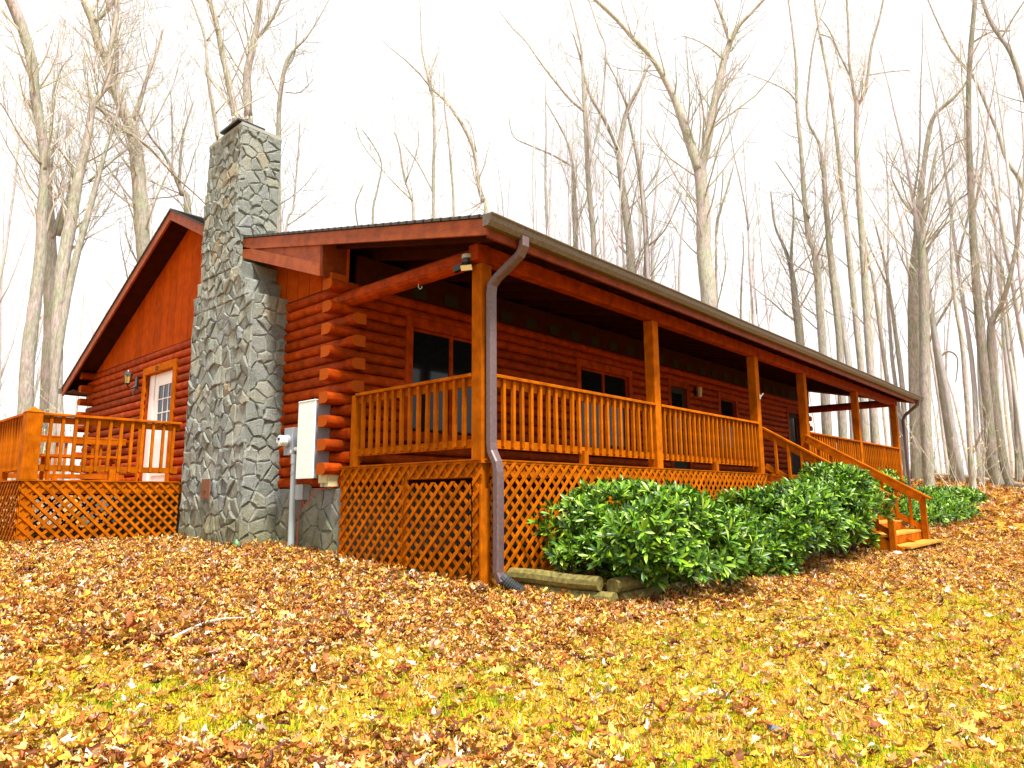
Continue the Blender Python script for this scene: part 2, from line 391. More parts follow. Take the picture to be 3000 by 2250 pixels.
# roof: sheathing, shingle edges, rake boards
def slab(name, y0, z0, y1, z1, x0, x1, th, mat, below=0.0):
    mb = MB(); d = V((0, y1-y0, z1-z0)).normalized(); nrm = V((0, -d.z, d.y))
    if nrm.z < 0: nrm = -nrm
    a = V((0, y0, z0)) - nrm*below; b = V((0, y1, z1)) - nrm*below
    vs = [V((x, p.y, p.z)) - nrm*h for x in (x0, x1) for p in (a, b) for h in (0, th)]
    mb.add(vs, [(0,1,3,2),(4,6,7,5),(0,2,6,4),(1,5,7,3),(0,4,5,1),(2,3,7,6)])
    return ccw_fix(mb.build(name, mat, cabin))
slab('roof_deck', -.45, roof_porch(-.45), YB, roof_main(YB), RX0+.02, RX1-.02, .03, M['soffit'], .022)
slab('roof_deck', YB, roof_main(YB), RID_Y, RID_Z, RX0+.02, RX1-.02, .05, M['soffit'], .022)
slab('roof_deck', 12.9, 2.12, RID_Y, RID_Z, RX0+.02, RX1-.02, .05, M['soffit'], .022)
# shingle courses as stepped strips
mb = MB()
def shingles(y0, z0, y1, z1):
    L = math.hypot(y1-y0, z1-z0); n = int(L/.14); d = V((0, y1-y0, z1-z0))/L; nr = V((0, -d.z, d.y)); nr = nr if nr.z > 0 else -nr
    for i in range(n):
        a = V((0, y0, z0))+d*(L*i/n); b = V((0, y0, z0))+d*(L*(i+1)/n+.02)
        vs = []
        for x in (RX0-.02, RX1+.02): vs += [V((x, a.y, a.z))-nr*.02, V((x, a.y, a.z))+nr*.014, V((x, b.y, b.z))+nr*.004, V((x, b.y, b.z))-nr*.02]
        mb.add(vs, [(0,1,2,3),(4,7,6,5),(0,4,5,1),(1,5,6,2),(2,6,7,3),(3,7,4,0)])
shingles(-.49, roof_porch(-.49), YB, roof_main(YB)); shingles(YB, roof_main(YB), RID_Y, RID_Z); shingles(12.94, 2.10, RID_Y, RID_Z)
mb.build('roof_shingles', M['shingle'], cabin, kind='stuff')
def rake(x, y0, z0, y1, z1, h, name='rake_board', top=.028):
    mb = MB(); poly = [(y0, z0-top-h), (y1, z1-top-h), (y1, z1-top), (y0, z0-top)]
    mb.prism(poly, .035, (x, 0, 0), (0, 1, 0), (0, 0, 1), (-1, 0, 0)); return ccw_fix(mb.build(name, M['fascia_y'], cabin))
for x in (RX0+.035, RX1):
    rake(x, -.42, roof_porch(-.42), YB, roof_main(YB), .165)
    rake(x, HY0+.06, 2.60, YB+.15, roof_main(YB+.15)-.10, .17)      # old main-roof rake carries on below the porch roof
    rake(x, YB, roof_main(YB), RID_Y, RID_Z, .17); rake(x, 12.88, 2.13, RID_Y, RID_Z, .17)
    mb = MB(); mb.prism([(HY0+.06, 2.42), (YB, roof_main(YB)-.20), (YB, roof_main(YB)-.06), (HY0+.06, roof_porch(HY0+.06)-.05)], .03, (x, 0, 0), (0, 1, 0), (0, 0, 1), (1, 0, 0))
    ccw_fix(mb.build('gusset_board', M['fascia_y'], cabin))
mb = MB(); mb.box(RX0+.04, HY0+.02, 2.40, .06, HY0+.055, 2.88); mb.build('eave_return', M['fascia_x'], cabin)
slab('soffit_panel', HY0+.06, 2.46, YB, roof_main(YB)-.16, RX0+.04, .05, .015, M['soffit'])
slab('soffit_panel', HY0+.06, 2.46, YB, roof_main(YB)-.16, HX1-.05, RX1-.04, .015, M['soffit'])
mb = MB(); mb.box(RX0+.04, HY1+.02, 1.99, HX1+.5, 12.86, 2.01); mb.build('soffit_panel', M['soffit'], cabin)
# fascia and gutter along the front and back eaves
mb = MB(); mb.box(RX0+.036, -.42, 2.12, RX1, -.385, 2.31); mb.build('fascia_board', M['fascia_x'], cabin)
mb = MB(); mb.box(RX0+.036, 12.86, 1.96, RX1, 12.895, 2.11); mb.build('fascia_board', M['fascia_x'], cabin)
def gutter(yb, zt, s):
    prof = [(0, 0), (0, -.115), (.07, -.115), (.10, -.07), (.11, -.03), (.13, -.01), (.13, 0), (.122, 0), (.122, -.008), (.10, -.03), (.092, -.068), (.065, -.107), (.008, -.107), (.008, 0)]
    mb = MB(); n = len(prof); vs = []
    N = 12
    for q in range(N+1):
        x = RX0-.05 + (RX1-RX0+.1)*q/N; sag = -.006*math.sin(q*1.9)
        for d, h in prof: vs.append((x, yb+s*d, zt+h+sag))
    fs = [(q*n+j, q*n+(j+1) % n, (q+1)*n+(j+1) % n, (q+1)*n+j) for q in range(N) for j in range(n)]
    mb.add(vs, fs); mb.prism([(p[0]*s, p[1]) for p in prof[:7]], .006, (RX0-.05, yb, zt), (0, 1, 0), (0, 0, 1), (-1, 0, 0))
    mb.prism([(p[0]*s, p[1]) for p in prof[:7]], .006, (RX1+.05, yb, zt), (0, 1, 0), (0, 0, 1), (1, 0, 0))
    return ccw_fix(mb.build('gutter', M['gutter'], cabin))
gutter(-.422, 2.315, -1); gutter(12.897, 2.10, 1)

# porch beams, rafters, posts
mb = MB(); mb.box(-.06, .0, 2.075, HX1+.1, .14, 2.25); mb.build('porch_beam', M['log_x'], cabin, bevel=.008)
for x in (.07, HX1-.07):
    mb = MB(); mb.tube([(x, .0, 2.15), (x, 1.2, 2.155), (x, HY0+.1, 2.16)], .105, 14); mb.build('tie_log', M['log_y'], cabin, smooth=False)
for z in (2.335,):
    mb = MB(); mb.box(-.2, HY0-.02, z, .05, HY0+.12, z+.13); mb.build('wall_plate_end', M['endgrain'], cabin)
x = -.1
while x < HX1+.5:
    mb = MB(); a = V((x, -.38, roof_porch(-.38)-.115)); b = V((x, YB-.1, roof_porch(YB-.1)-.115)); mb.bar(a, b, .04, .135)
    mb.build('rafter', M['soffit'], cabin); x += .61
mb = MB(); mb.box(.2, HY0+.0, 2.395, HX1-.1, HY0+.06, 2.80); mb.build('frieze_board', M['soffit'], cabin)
x = .52
while x < HX1-.4:
    mb = MB(); mb.box(x, HY0-.012, 2.43, x+.26, HY0-.002, 2.60); mb.build('vent_screen', M['dark'], cabin); x += .61
def pyramid(mb, x0, y0, x1, y1, z, h):
    cx, cy = (x0+x1)/2, (y0+y1)/2; mb.add([(x0,y0,z),(x1,y0,z),(x1,y1,z),(x0,y1,z),(cx,cy,z+h)], [(0,1,4),(1,2,4),(2,3,4),(3,0,4),(3,2,1,0)])
for i, x in enumerate(PX):
    mb = MB(); b = gz(x, 0)-.2 if i in (0,) else 0.0
    mb.box(x, 0, 0.004, x+PW, PW, 2.073 if i else 2.05); mb.build('porch_post', M['org_z'], cabin, bevel=.006)
    mb = MB(); mb.box(x+.012, .015, gz(x, 0)-.25, x+PW-.012, PW-.01, -.002); mb.build('foundation_post', M['org_z'], cabin, bevel=.006)
for i, x in enumerate((0, HX1-.12)):
    mb = MB(); mb.box(x, HY0-.34, 0.004, x+.09, HY0-.25, .874); mb.build('railing_post', M['org_z'], cabin, bevel=.005)
# porch floor and rim
y = -.02
while y < HY0:
    mb = MB(); mb.box(-.02, y, -.028, HX1+.03, y+.134, .0); mb.build('deck_board', M['org_x'], cabin); y += .14
mb = MB(); mb.box(.03, .03, -.175, HX1, .07, -.030).box(.02, .03, -.175, .055, HY0, -.030).box(HX1-.06, .07, -.175, HX1-.02, HY0, -.030)
mb.build('rim_joist', M['org_x'], cabin)
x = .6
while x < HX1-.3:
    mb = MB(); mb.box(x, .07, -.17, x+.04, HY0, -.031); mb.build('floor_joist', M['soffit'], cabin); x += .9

def railing(p0, p1, out, top=.894, upper=(.77, .858), lower=(.13, .218), sp=.146, parent=cabin, first=None, matd='x', z=0, mid=True):
    """p0->p1 along the porch edge; out = unit outward normal"""
    r = empty('railing', (0, 0, 0), parent); a = V((*p0, z)); b = V((*p1, z)); L = (b-a).length; d = (b-a)/L; o = V((*out, 0))
    mk = lambda: MB()
    c = -o*.045
    m_ = M['org_'+matd]
    mk().bar(a+c*.6+V((0, 0, top-.018)), b+c*.6+V((0, 0, top-.018)), .085, .036).build('top_rail', m_, r, bevel=.005)
    mk().bar(a+c*1.45+V((0, 0, sum(upper)/2)), b+c*1.45+V((0, 0, sum(upper)/2)), .036, upper[1]-upper[0]).build('upper_board', m_, r)
    mk().bar(a+c*1.45+V((0, 0, sum(lower)/2)), b+c*1.45+V((0, 0, sum(lower)/2)), .036, lower[1]-lower[0]).build('lower_board', m_, r)
    n = int((L-.04)/sp); st = (L-(n-1)*sp)/2 if first is None else first
    base = None
    for i in range(n+1):
        s = st+i*sp
        if s > L-.02: break
        p = a + d*s + c*.62
        if base is None:
            q = MB(); q.box(-.019, -.019, .150, .019, .019, top-.037); q.add([(-.019,-.019,.15),(.019,-.019,.15),(.019,.019,.15),(-.019,.019,.15),(-.019*o.x*-1,-.019*o.y*-1,.135)], [(0,1,4),(1,2,4),(2,3,4),(3,0,4)])
            base = q.build('baluster', M['org_z'], r); ob = base
        else:
            ob = base.copy(); COL.objects.link(ob); ob.parent = r
        ob.location = (p.x, p.y, z + random.uniform(-.004, .004)); ob.rotation_euler = (random.uniform(-.008, .008), random.uniform(-.008, .008), random.uniform(-.06, .06))
    if mid:
        p = (a+b)/2 + c*1.0; MB().box(p.x-.04, p.y-.04, z+.002, p.x+.04, p.y+.04, z+lower[0]+.04).build('support_block', M['org_z'], r)
    return r
railing((PX[0]+PW, 0), (PX[1], 0), (0, -1), first=.06)
railing((PX[1]+PW, 0), (PX[2], 0), (0, -1))
railing((PX[3]+PW, 0), (PX[4], 0), (0, -1)); railing((PX[4]+PW, 0), (PX[5], 0), (0, -1))
railing((0, HY0-.34), (0, PW), (-1, 0), matd='y', first=.13, mid=False); railing((HX1, HY0-.34), (HX1, PW), (1, 0), matd='y', mid=False)

def lattice(O, U, N, regions, parent=cabin, front=1, sp=.1075, wd=.037, band=None, mat=None):
    """regions: convex ccw polygon in (u,z). slats at 45 degrees in two layers"""
    lp = empty('lattice_panel', (0, 0, 0), parent); U = V(U); N = V(N)
    us = [p[0] for p in regions]; zs = [p[1] for p in regions]
    sw = (V(U).cross(V((0, 0, 1)))).dot(N) < 0
    for layer, sg in ((1, front), (0, -front)):
        # line: u - sg*z = c ; perpendicular spacing sp
        cs = [p[0]-sg*p[1] for p in regions]; c = math.floor(min(cs)/(sp*math.sqrt(2)))*sp*math.sqrt(2) + layer*.03
        while c < max(cs):
            hw = wd/2*math.sqrt(2); z0, z1 = min(zs)-.1, max(zs)+.1
            poly = [(c+sg*z0-hw, z0), (c+sg*z0+hw, z0), (c+sg*z1+hw, z1), (c+sg*z1-hw, z1)]
            poly = clippoly(poly, regions)
            if len(poly) > 2 and area(poly) > .0008:
                mb = MB(); mb.prism(poly, .009, V(O)+N*(.002+layer*.0105), U, (0, 0, 1), N)
                ccw_fix(mb.build('slat', (mat or M['org_z']), lp))
            c += sp*math.sqrt(2)
    return lp
def backing(O, U, N, polys, parent=cabin, name='trim_board'):
    for p in polys:
        mb = MB(); mb.prism(p, .018, V(O)-V(N)*.018, U, (0, 0, 1), N); ccw_fix(mb.build(name, M['org_x'], parent))
NX, NY = V((-1, 0, 0)), V((0, -1, 0))
g0 = lambda x, y: gz(x, y)-.05
# side skirt, plane x=0 (left of the corner): u = y
O = V((-.0, 0, 0)); U = (0, 1, 0)
zb = [g0(0, .1), g0(0, 1.17), g0(0, 2.4)]
lattice(O, U, NX, [(1.20, zb[1]), (2.40, zb[2]), (2.40, -.004), (1.20, -.004)], front=-1)
lattice(O, U, NX, [(.115, -.165), (1.197, -.165), (1.197, -.004), (.115, -.004)], front=-1)
gate = empty('lattice_gate', (0, 0, 0), cabin)
lattice(V((-.006, 0, 0)), U, NX, [(.135, -1.17), (1.165, -1.10), (1.165, -.21), (.135, -.21)], gate, front=-1) if False else lattice(V((-.006, 0, 0)), U, NX, [(.135, -1.17), (1.165, -1.10), (1.165, -.215), (.135, -.20)], front=-1)
bpy.data.objects.remove(gate)
lattice(O, U, NX, [(-.012, g0(0, 0)), (.112, zb[0]), (.112, -.004), (-.012, -.004)], front=-1)
backing(O, U, NX, [[(.0, -.172), (2.4, -.172), (2.4, -.002), (.0, -.002)], [(.0, g0(0, 0)-.05), (.112, g0(0, .1)-.05), (.112, -.172), (.0, -.172)],
                   [(1.15, zb[1]), (1.26, zb[1]), (1.26, -.172), (1.15, -.172)], [(2.30, zb[2]), (2.4, zb[2]), (2.4, -.172), (2.30, -.172)]])
mb = MB(); mb.box(-.03, -.018, g0(0, 0)-.1, .10, -.0, -.28); mb.build('corner_trim', M['org_z'], cabin)
mb = MB(); mb.box(-.034, -.016, -.002, .02, 2.42, .012); mb.box(.02, -.03, -.002, HX1+.04, -.0, .012); mb.build('edge_trim', M['org_x'], cabin)
# front skirt plane y=0
U = (1, 0, 0)
def front_panel(x0, x1):
    lattice(V((0, -.004, 0)), U, NY, [(x0, g0(x0, 0)+.08), (x1, g0(x1, 0)+.08), (x1, -.004), (x0, -.004)], front=1)
    backing(V((0, -.002, 0)), U, NY, [[(x0, -.165), (x1, -.165), (x1, -.003), (x0, -.003)]])
front_panel(.105, PX[1]+.07); front_panel(PX[1]+.075, PX[2]+.15); front_panel(PX[3], PX[4]+.07); front_panel(PX[4]+.075, HX1)
# earth-dark boards behind the skirt are the foundation wall of the house
def voro(x0, x1, z0, z1, n, asp=1.0, seed=0):
    rs = random.Random(seed); pts = []
    A = (x1-x0)*(z1-z0); cell = math.sqrt(A/n); nx_ = max(1, round((x1-x0)/cell*asp)); nz_ = max(1, round((z1-z0)/cell/asp))
    for i in range(nx_):
        for j in range(nz_): pts.append((x0+(x1-x0)*(i+.5+rs.uniform(-.42, .42)+(.25 if j % 2 else -.25)*(0 if nx_ < 3 else 1))/nx_, z0+(z1-z0)*(j+.5+rs.uniform(-.42, .42))/nz_))
    out = []
    for i, p in enumerate(pts):
        poly = [(x0, z0), (x1, z0), (x1, z1), (x0, z1)]
        g = .002+rs.random()*.004
        for j, q in enumerate(pts):
            if i == j or abs(q[0]-p[0]) > 3*cell or abs(q[1]-p[1]) > 3*cell: continue
            a, b = q[0]-p[0], q[1]-p[1]; l = math.hypot(a, b)
            poly = clip(poly, a/l, b/l, (a*(q[0]+p[0])/2+b*(q[1]+p[1])/2)/l-g)
            if len(poly) < 3: break
        if len(poly) >= 3 and area(poly) > .003:
            # drop tiny edges
            pp = [poly[k] for k in range(len(poly)) if math.dist(poly[k], poly[k-1]) > .012]
            if len(pp) >= 3: out.append(pp)
    return out
STQ = []
def stones(polys, O, U, N, parent, dmin=.010, dmax=.036):
    for p in polys:
        mb = MB(); th = random.uniform(dmin, dmax)
        # tilt: outward face leans a little
        q = []
        for k in range(len(p)):                     # ragged outline
            a, b = p[k-1], p[k]; l = math.dist(a, b); q.append(a)
            if l > .09: t = random.uniform(.35, .65); o_ = random.uniform(0, .016); q.append((a[0]+(b[0]-a[0])*t-(b[1]-a[1])/l*o_*-1*0-(b[1]-a[1])/l*o_, a[1]+(b[1]-a[1])*t+(b[0]-a[0])/l*o_))
        tilt = (random.uniform(-.11, .11), random.uniform(-.11, .11)); n_ = len(q); cu = sum(a for a, _ in q)/n_; cw = sum(b for _, b in q)/n_
        mb.prism(q, th, O, U, (0, 0, 1), N, bev=.012+random.random()*.016, bulge=random.uniform(-.15, .2))
        Nn, Uu = V(N), V(U)
        for k in range(n_, len(mb.v)):
            v_ = V(mb.v[k]); du = (v_-V(O)).dot(Uu)-cu; dw = v_.z-cw; mb.v[k] = tuple(v_+Nn*max(-.5*th, du*tilt[0]+dw*tilt[1]))
        STQ.append((area(p), mb, parent))
def flush_stones(lim=298):
    STQ.sort(key=lambda t: -t[0])
    for a, mb, par in STQ[:lim]: ccw_fix(mb.build('stone', M['stone'], par))
    if len(STQ) > lim:
        j = MB()
        for a, mb, par in STQ[lim:]: j.add(mb.v, mb.f)
        ccw_fix(j.build('small_stones', M['stone'], STQ[lim][2], kind='stuff'))
    STQ.clear()
chim = empty('chimney', (0, 0, 0), cabin)
CX = -.47; Y0, Y1 = 3.96, 5.82; SY0, SY1 = 4.62, 5.70; SX1 = .16
mb = MB(); mb.box(CX, Y0, -1.4, .05, Y1, 2.45).box(CX+.002, Y0+.25, 2.45, .05, Y1-.0, 2.72).box(CX+.001, SY0-.30, 2.45, .05, SY0, 2.98).box(CX+.003, SY0, 2.45, SX1, SY1, 5.20).box(CX+.002, SY1, 2.7, .05, SY1+.1, 2.95)
mb.build('mortar_core', M['mortar'], chim)
zg = -1.25
stones(voro(Y0-.03, Y1+.02, zg, 2.45, 190, 1.2, seed=3), (CX, 0, 0), (0, 1, 0), NX, chim)
stones(voro(SY0-.30, SY1+.10, 2.46, 2.95, 20, seed=4), (CX, 0, 0), (0, 1, 0), NX, chim)
stones(voro(SY1+.0, Y1+.02, 2.46, 2.72, 1, seed=4), (CX, 0, 0), (0, 1, 0), NX, chim)
stones(voro(Y0+.22, SY0-.31, 2.46, 2.70, 3, seed=14), (CX, 0, 0), (0, 1, 0), NX, chim)
stones(voro(SY0-.03, SY1+.02, 2.96, 5.20, 92, 1.2, seed=5), (CX, 0, 0), (0, 1, 0), NX, chim)
stones(voro(CX-.03, .06, zg, 2.45, 56, seed=6), (0, Y0, 0), (1, 0, 0), NY, chim)
stones(voro(CX-.03, .06, 2.46, 2.98, 5, seed=7), (0, SY0-.30, 0), (1, 0, 0), NY, chim)
stones(voro(CX-.03, .06, 2.46, 2.72, 3, seed=17), (0, Y0+.25, 0), (1, 0, 0), NY, chim)
stones(voro(CX-.03, SX1, 2.98, 5.20, 50, seed=8), (0, SY0, 0), (1, 0, 0), NY, chim)
stones(voro(CX-.03, .06, zg, 2.45, 16, seed=9), (0, Y1, 0), (1, 0, 0), (0, 1, 0), chim)
flush_stones()
mb = MB(); mb.box(CX-.02, SY0-.02, 5.20, SX1, SY1+.01, 5.25); mb.build('chimney_crown', M['mortar'], chim)
mb = MB(); mb.box(CX-.07, SY0+.02, 5.275, -.10, SY0+.62, 5.305).box(CX+.02, SY0+.10, 5.25, -.18, SY0+.55, 5.275); mb.build('flue_cap', M['black'], chim)
mb = MB(); mb.box(CX-.075, 4.80, -.36, CX-.055, 5.05, -.09).box(CX-.085, 4.90, -.25, CX-.075, 4.96, -.22); mb.build('cleanout_door', M['rust'], chim)
# foundation
fnd = empty('foundation_wall', (0, 0, 0), cabin)
mb = MB(); mb.box(.03, 2.42, -1.45, .2, Y0, -.24).box(.03, Y1, -1.45, .2, HY1, -.24).box(.2, 2.45, -1.45, HX1-.1, 2.62, -.24).box(HX1-.2, 2.62, -1.45, HX1-.05, HY1, -.24).box(.2, HY1-.17, -1.45, HX1-.2, HY1, -.24)
mb.build('mortar_core', M['mortar'], fnd)
stones(voro(2.40, Y0-.02, -1.4, -.245, 34, seed=21), (.03, 0, 0), (0, 1, 0), NX, fnd, .02, .035)
stones(voro(Y1+.02, HY1, -1.4, -.245, 60, seed=22), (.03, 0, 0), (0, 1, 0), NX, fnd, .02, .035)
stones(voro(2.40, HY1, -1.0, -.245, 70, seed=24), (HX1-.05, 0, 0), (0, 1, 0), (1, 0, 0), fnd, .02, .035)

flush_stones()
# windows in the front wall
def window(x0, x1, z0, z1, grid=(2, 1), door=False, lite=None):
    y = HY0-.03; wd = empty('door' if door else 'window', (0, 0, 0), cabin); fr = .10
    mb = MB()
    mb.box(x0-.02, y-.045, z0-(.0 if door else .11), x0+fr, y+.12, z1+.12).box(x1-fr, y-.045, z0-(.0 if door else .11), x1+.02, y+.12, z1+.12)
    mb.box(x0+fr, y-.043, z1-.02, x1-fr, y+.12, z1+.118)
    if not door: mb.box(x0-.05, y-.075, z0-.11, x1+.05, y+.10, z0-.0)
    mb.build('frame', M['log_z'], wd)
    a, b = x0+fr, x1-fr
    if door:
        l0, l1 = lite
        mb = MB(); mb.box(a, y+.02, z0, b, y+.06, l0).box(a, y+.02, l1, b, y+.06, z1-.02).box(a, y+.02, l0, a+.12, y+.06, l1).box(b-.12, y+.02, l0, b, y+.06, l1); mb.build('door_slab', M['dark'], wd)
        mb = MB(); mb.box(a+.12, y+.035, l0, b-.12, y+.045, l1); mb.build('pane', M['glass'], wd)
        mb = MB(); mb.box(b-.10, y-.01, .95, b-.07, y+.02, 1.1); mb.build('handle', M['brass'], wd)
    else:
        n = grid[0]
        for i in range(n):
            p, q = a+(b-a)*i/n, a+(b-a)*(i+1)/n
            mb = MB(); mb.box(p+.035, y+.035, z0+.035, q-.035, y+.045, z1-.055); mb.build('pane', M['glass'], wd)
            mb = MB(); mb.box(p, y+.02, z0, p+.035, y+.06, z1-.02).box(q-.035, y+.02, z0, q, y+.06, z1-.02).box(p+.035, y+.02, z0, q-.035, y+.06, z0+.035).box(p+.035, y+.02, z1-.055, q-.035, y+.06, z1-.02); mb.build('sash', M['log_z'], wd)
window(*W_FRONT[0]); window(*W_FRONT[1]); window(*W_FRONT[2], door=True, lite=(1.0, 1.85)); window(*W_FRONT[3], grid=(1, 1)); window(*W_FRONT[4], door=True, lite=(1.05, 1.85))

# white side-deck door in the gable wall
y0, y1, z0, z1 = D_GABLE[0]; dr = empty('door', (0, 0, 0), cabin, label='white half-glazed door to the side deck')
mb = MB(); mb.box(-.02, y1, z0, .16, y1+.11, z1+.14).box(-.02, y0-.11, z0, .16, y0, z1+.14).box(-.022, y0, z1, .16, y1, z1+.142); mb.build('frame', M['org_z'], dr, bevel=.004)
mb = MB(); mb.box(.02, y1-.012, z0, .2, y1-.001, z1).box(.02, y0+.001, z0, .2, y0+.012, z1); mb.build('jamb', M['log_z'], dr)
XD = .10
mb = MB(); mb.box(XD-.03, y1-.24, z0+.02, XD+.02, y1-.02, z1-.002); mb.build('side_panel', M['white'], dr, bevel=.004)
mb = MB()
dy0, dy1 = y0+.02, y1-.25; gl = (dy0+.17, dy1-.17, .95, 1.72)
mb.box(XD-.01, dy0, z0+.02, XD+.03, dy1, gl[2]).box(XD-.01, dy0, gl[3], XD+.03, dy1, z1-.002).box(XD-.01, dy0, gl[2], XD+.03, gl[0], gl[3]).box(XD-.01, gl[1], gl[2], XD+.03, dy1, gl[3])
mb.build('door_slab', M['white'], dr)
mb = MB(); mb.box(XD+.005, gl[0], gl[2], XD+.012, gl[1], gl[3]); mb.build('pane', M['glass'], dr)
mb = MB()
for i in range(1, 3): yy = gl[0]+(gl[1]-gl[0])*i/3; mb.box(XD-.006, yy-.009, gl[2], XD+.004, yy+.009, gl[3])
for j in range(1, 3): zz = gl[2]+(gl[3]-gl[2])*j/3; mb.box(XD-.0055, gl[0], zz-.009, XD+.0045, gl[1], zz+.009)
mb.build('muntin', M['white'], dr)
mb = MB(); mb.box(XD-.022, dy0+.14, .05, XD-.01, dy1-.14, .75); mb.build('door_panel', M['white'], dr, bevel=.008)
mb = MB(); mb.tube([(XD-.06, dy0+.07, .9), (XD-.01, dy0+.07, .9)], .025, 10); mb.build('handle', M['brass'], dr)

# staircase
st = empty('staircase', (0, 0, 0), cabin); SX0, SX1_ = 6.98, 9.2
run, rise, NT = .30, .1625, 7
z = -.004
for k in range(NT):
    yt = -.02 - run*k; zt = -rise*(k+1)
    x0_, x1_ = (SX0+.02, SX1_-.02) if k < NT-1 else (SX0+.06, SX1_+.02)
    for q in range(2):
        mb = MB(); mb.box(x0_, yt-run+.0+q*.146-.02, zt-.036, x1_, yt-run+.14+q*.146-.02, zt); mb.build('tread', M['tread'], st, bevel=.004)
    if k:
        for xx in np.arange(SX0+.1, SX1_, .28): 
            mb = MB(); mb.box(xx, yt-.015, zt+.001, xx+.265, yt-.0, zt+rise-.037); mb.build('riser', M['org_z'], st)
for xx in (SX0+.02, (SX0+SX1_)/2, SX1_-.06):
    poly = [(-.02, -.12), (-.02, -.35), (-.03-run*NT+.14, -rise*NT-.2), (-.03-run*NT+.08, -rise*NT-.04)]
    mb = MB(); mb.prism(poly, .038, (xx, 0, 0), (0, 1, 0), (0, 0, 1), (1, 0, 0)); ccw_fix(mb.build('stringer', M['org_y'], st))
for side, xx in ((0, SX0-.0), (1, SX1_-.08)):
    yb = -1.90; zg_ = gz(xx, yb)
    ln = lambda yy: .80 + (yy+.0)*(.80+.42)/2.0            # handrail top line
    mb = MB(); mb.box(xx-.0, yb-.045, zg_-.1, xx+.09, yb+.045, ln(yb)-.045); mb.build('newel', M['org_z'], st, bevel=.005)
    mb = MB()
    wdt = .13 if side else .09
    mb.bar((xx+.045, .02, ln(.02)), (xx+.045, yb-.14, ln(yb-.14)), wdt, .038); mb.build('handrail', M['org_y'], st, bevel=.005)
    mb = MB(); mb.bar((xx+(.0 if side else .045)-.0, .0, ln(0)-.07), (xx+(.0 if side else .045), yb, ln(yb)-.07), .036, .14); mb.build('upper_board', M['org_y'], st)
    mb = MB(); mb.bar((xx+.045, .0, ln(0)-.66), (xx+.045, yb, ln(yb)-.60), .036, .09); mb.build('lower_board', M['org_y'], st)
    yy = -.2
    while yy > yb+.1:
        mb = MB(); mb.box(xx+.01, yy-.02, ln(yy)-.68, xx+.05, yy+.02, ln(yy)-.04); mb.build('baluster', M['org_z'], st); yy -= .215

# side deck
deck = empty('side_deck', (0, 0, 0), cabin)
DX0, DX1, DY0, DY1, DZ = -2.47, .03, 6.0, 9.85, -.115
y = DY0
while y < DY1:
    mb = MB(); mb.box(DX0, y, DZ-.028, DX1, y+.134, DZ); mb.build('deck_board', M['org_x'], deck); y += .14
mb = MB(); mb.box(DX0+.02, DY0+.02, DZ-.17, DX1, DY0+.06, DZ-.03).box(DX0+.02, DY1-.06, DZ-.17, DX1, DY1-.02, DZ-.03).box(DX0+.02, DY0+.06, DZ-.17, DX0+.06, DY1-.06, DZ-.03); mb.build('rim_joist', M['org_x'], deck)
for (x, y) in ((DX0-.03, DY0-.03), (DX0-.03, DY0+2.25), (DX0-.03, DY1-.17)):
    mb = MB(); mb.box(x, y, DZ+.004, x+.19, y+.19, .79); mb.cur = 0; pyramid(mb, x-.01, y-.01, x+.20, y+.20, .79, .085); mb.build('deck_post', M['org_z'], deck, bevel=.004)
    mb = MB(); mb.box(x+.04, y+.04, gz(x, y)-.2, x+.18, y+.18, DZ-.17); mb.build('foundation_post', M['org_z'], deck)
def rail2(p0, p1, out, md): 
    r = railing(p0, p1, out, top=.91, upper=(.78, .87), lower=(.13, .215), parent=deck, matd=md, z=DZ); return r
rail2((DX0+.16, DY0), (CX-.02, DY0), (0, -1), 'x'); rail2((DX0, DY0+2.25), (DX0, DY0+.16), (-1, 0), 'y')
rail2((DX0, DY1-.17), (DX0, DY0+2.44), (-1, 0), 'y'); rail2((DX0+.16, DY1), (DX1, DY1), (0, 1), 'x')
zl0, zl1 = g0(DX0, DY0), g0(CX, DY0)
lattice((0, DY0-.002, 0), (1, 0, 0), NY, [(DX0, zl0), (CX+.0, zl1), (CX+.0, DZ-.002), (DX0, DZ-.002)], deck, front=-1)
backing((0, DY0, 0), (1, 0, 0), NY, [[(DX0+.02, DZ-.17), (CX, DZ-.17), (CX, DZ-.03), (DX0+.02, DZ-.03)], [(DX0, zl0), (DX0+.13, zl0), (DX0+.13, DZ-.17), (DX0, DZ-.17)]], deck)
lattice((DX0-.002, 0, 0), (0, 1, 0), NX, [(DY0, zl0+.1), (DY1, g0(DX0, DY1)+.15), (DY1, DZ-.002), (DY0, DZ-.002)], deck, front=-1)
lattice((0, DY1, 0), (1, 0, 0), (0, 1, 0), [(DX0, g0(DX0, DY1)), (DX1, g0(DX1, DY1)), (DX1, DZ-.002), (DX0, DZ-.002)], deck)  # unseen rear skirt, added to keep light out from under the deck
mb = MB(); mb.box(DX0-.03, DY0-.03, DZ-.002, CX, DY0+.0, DZ+.012).box(DX0-.03, DY0, DZ-.002, DX0, DY1, DZ+.012); mb.build('edge_trim', M['org_x'], deck)

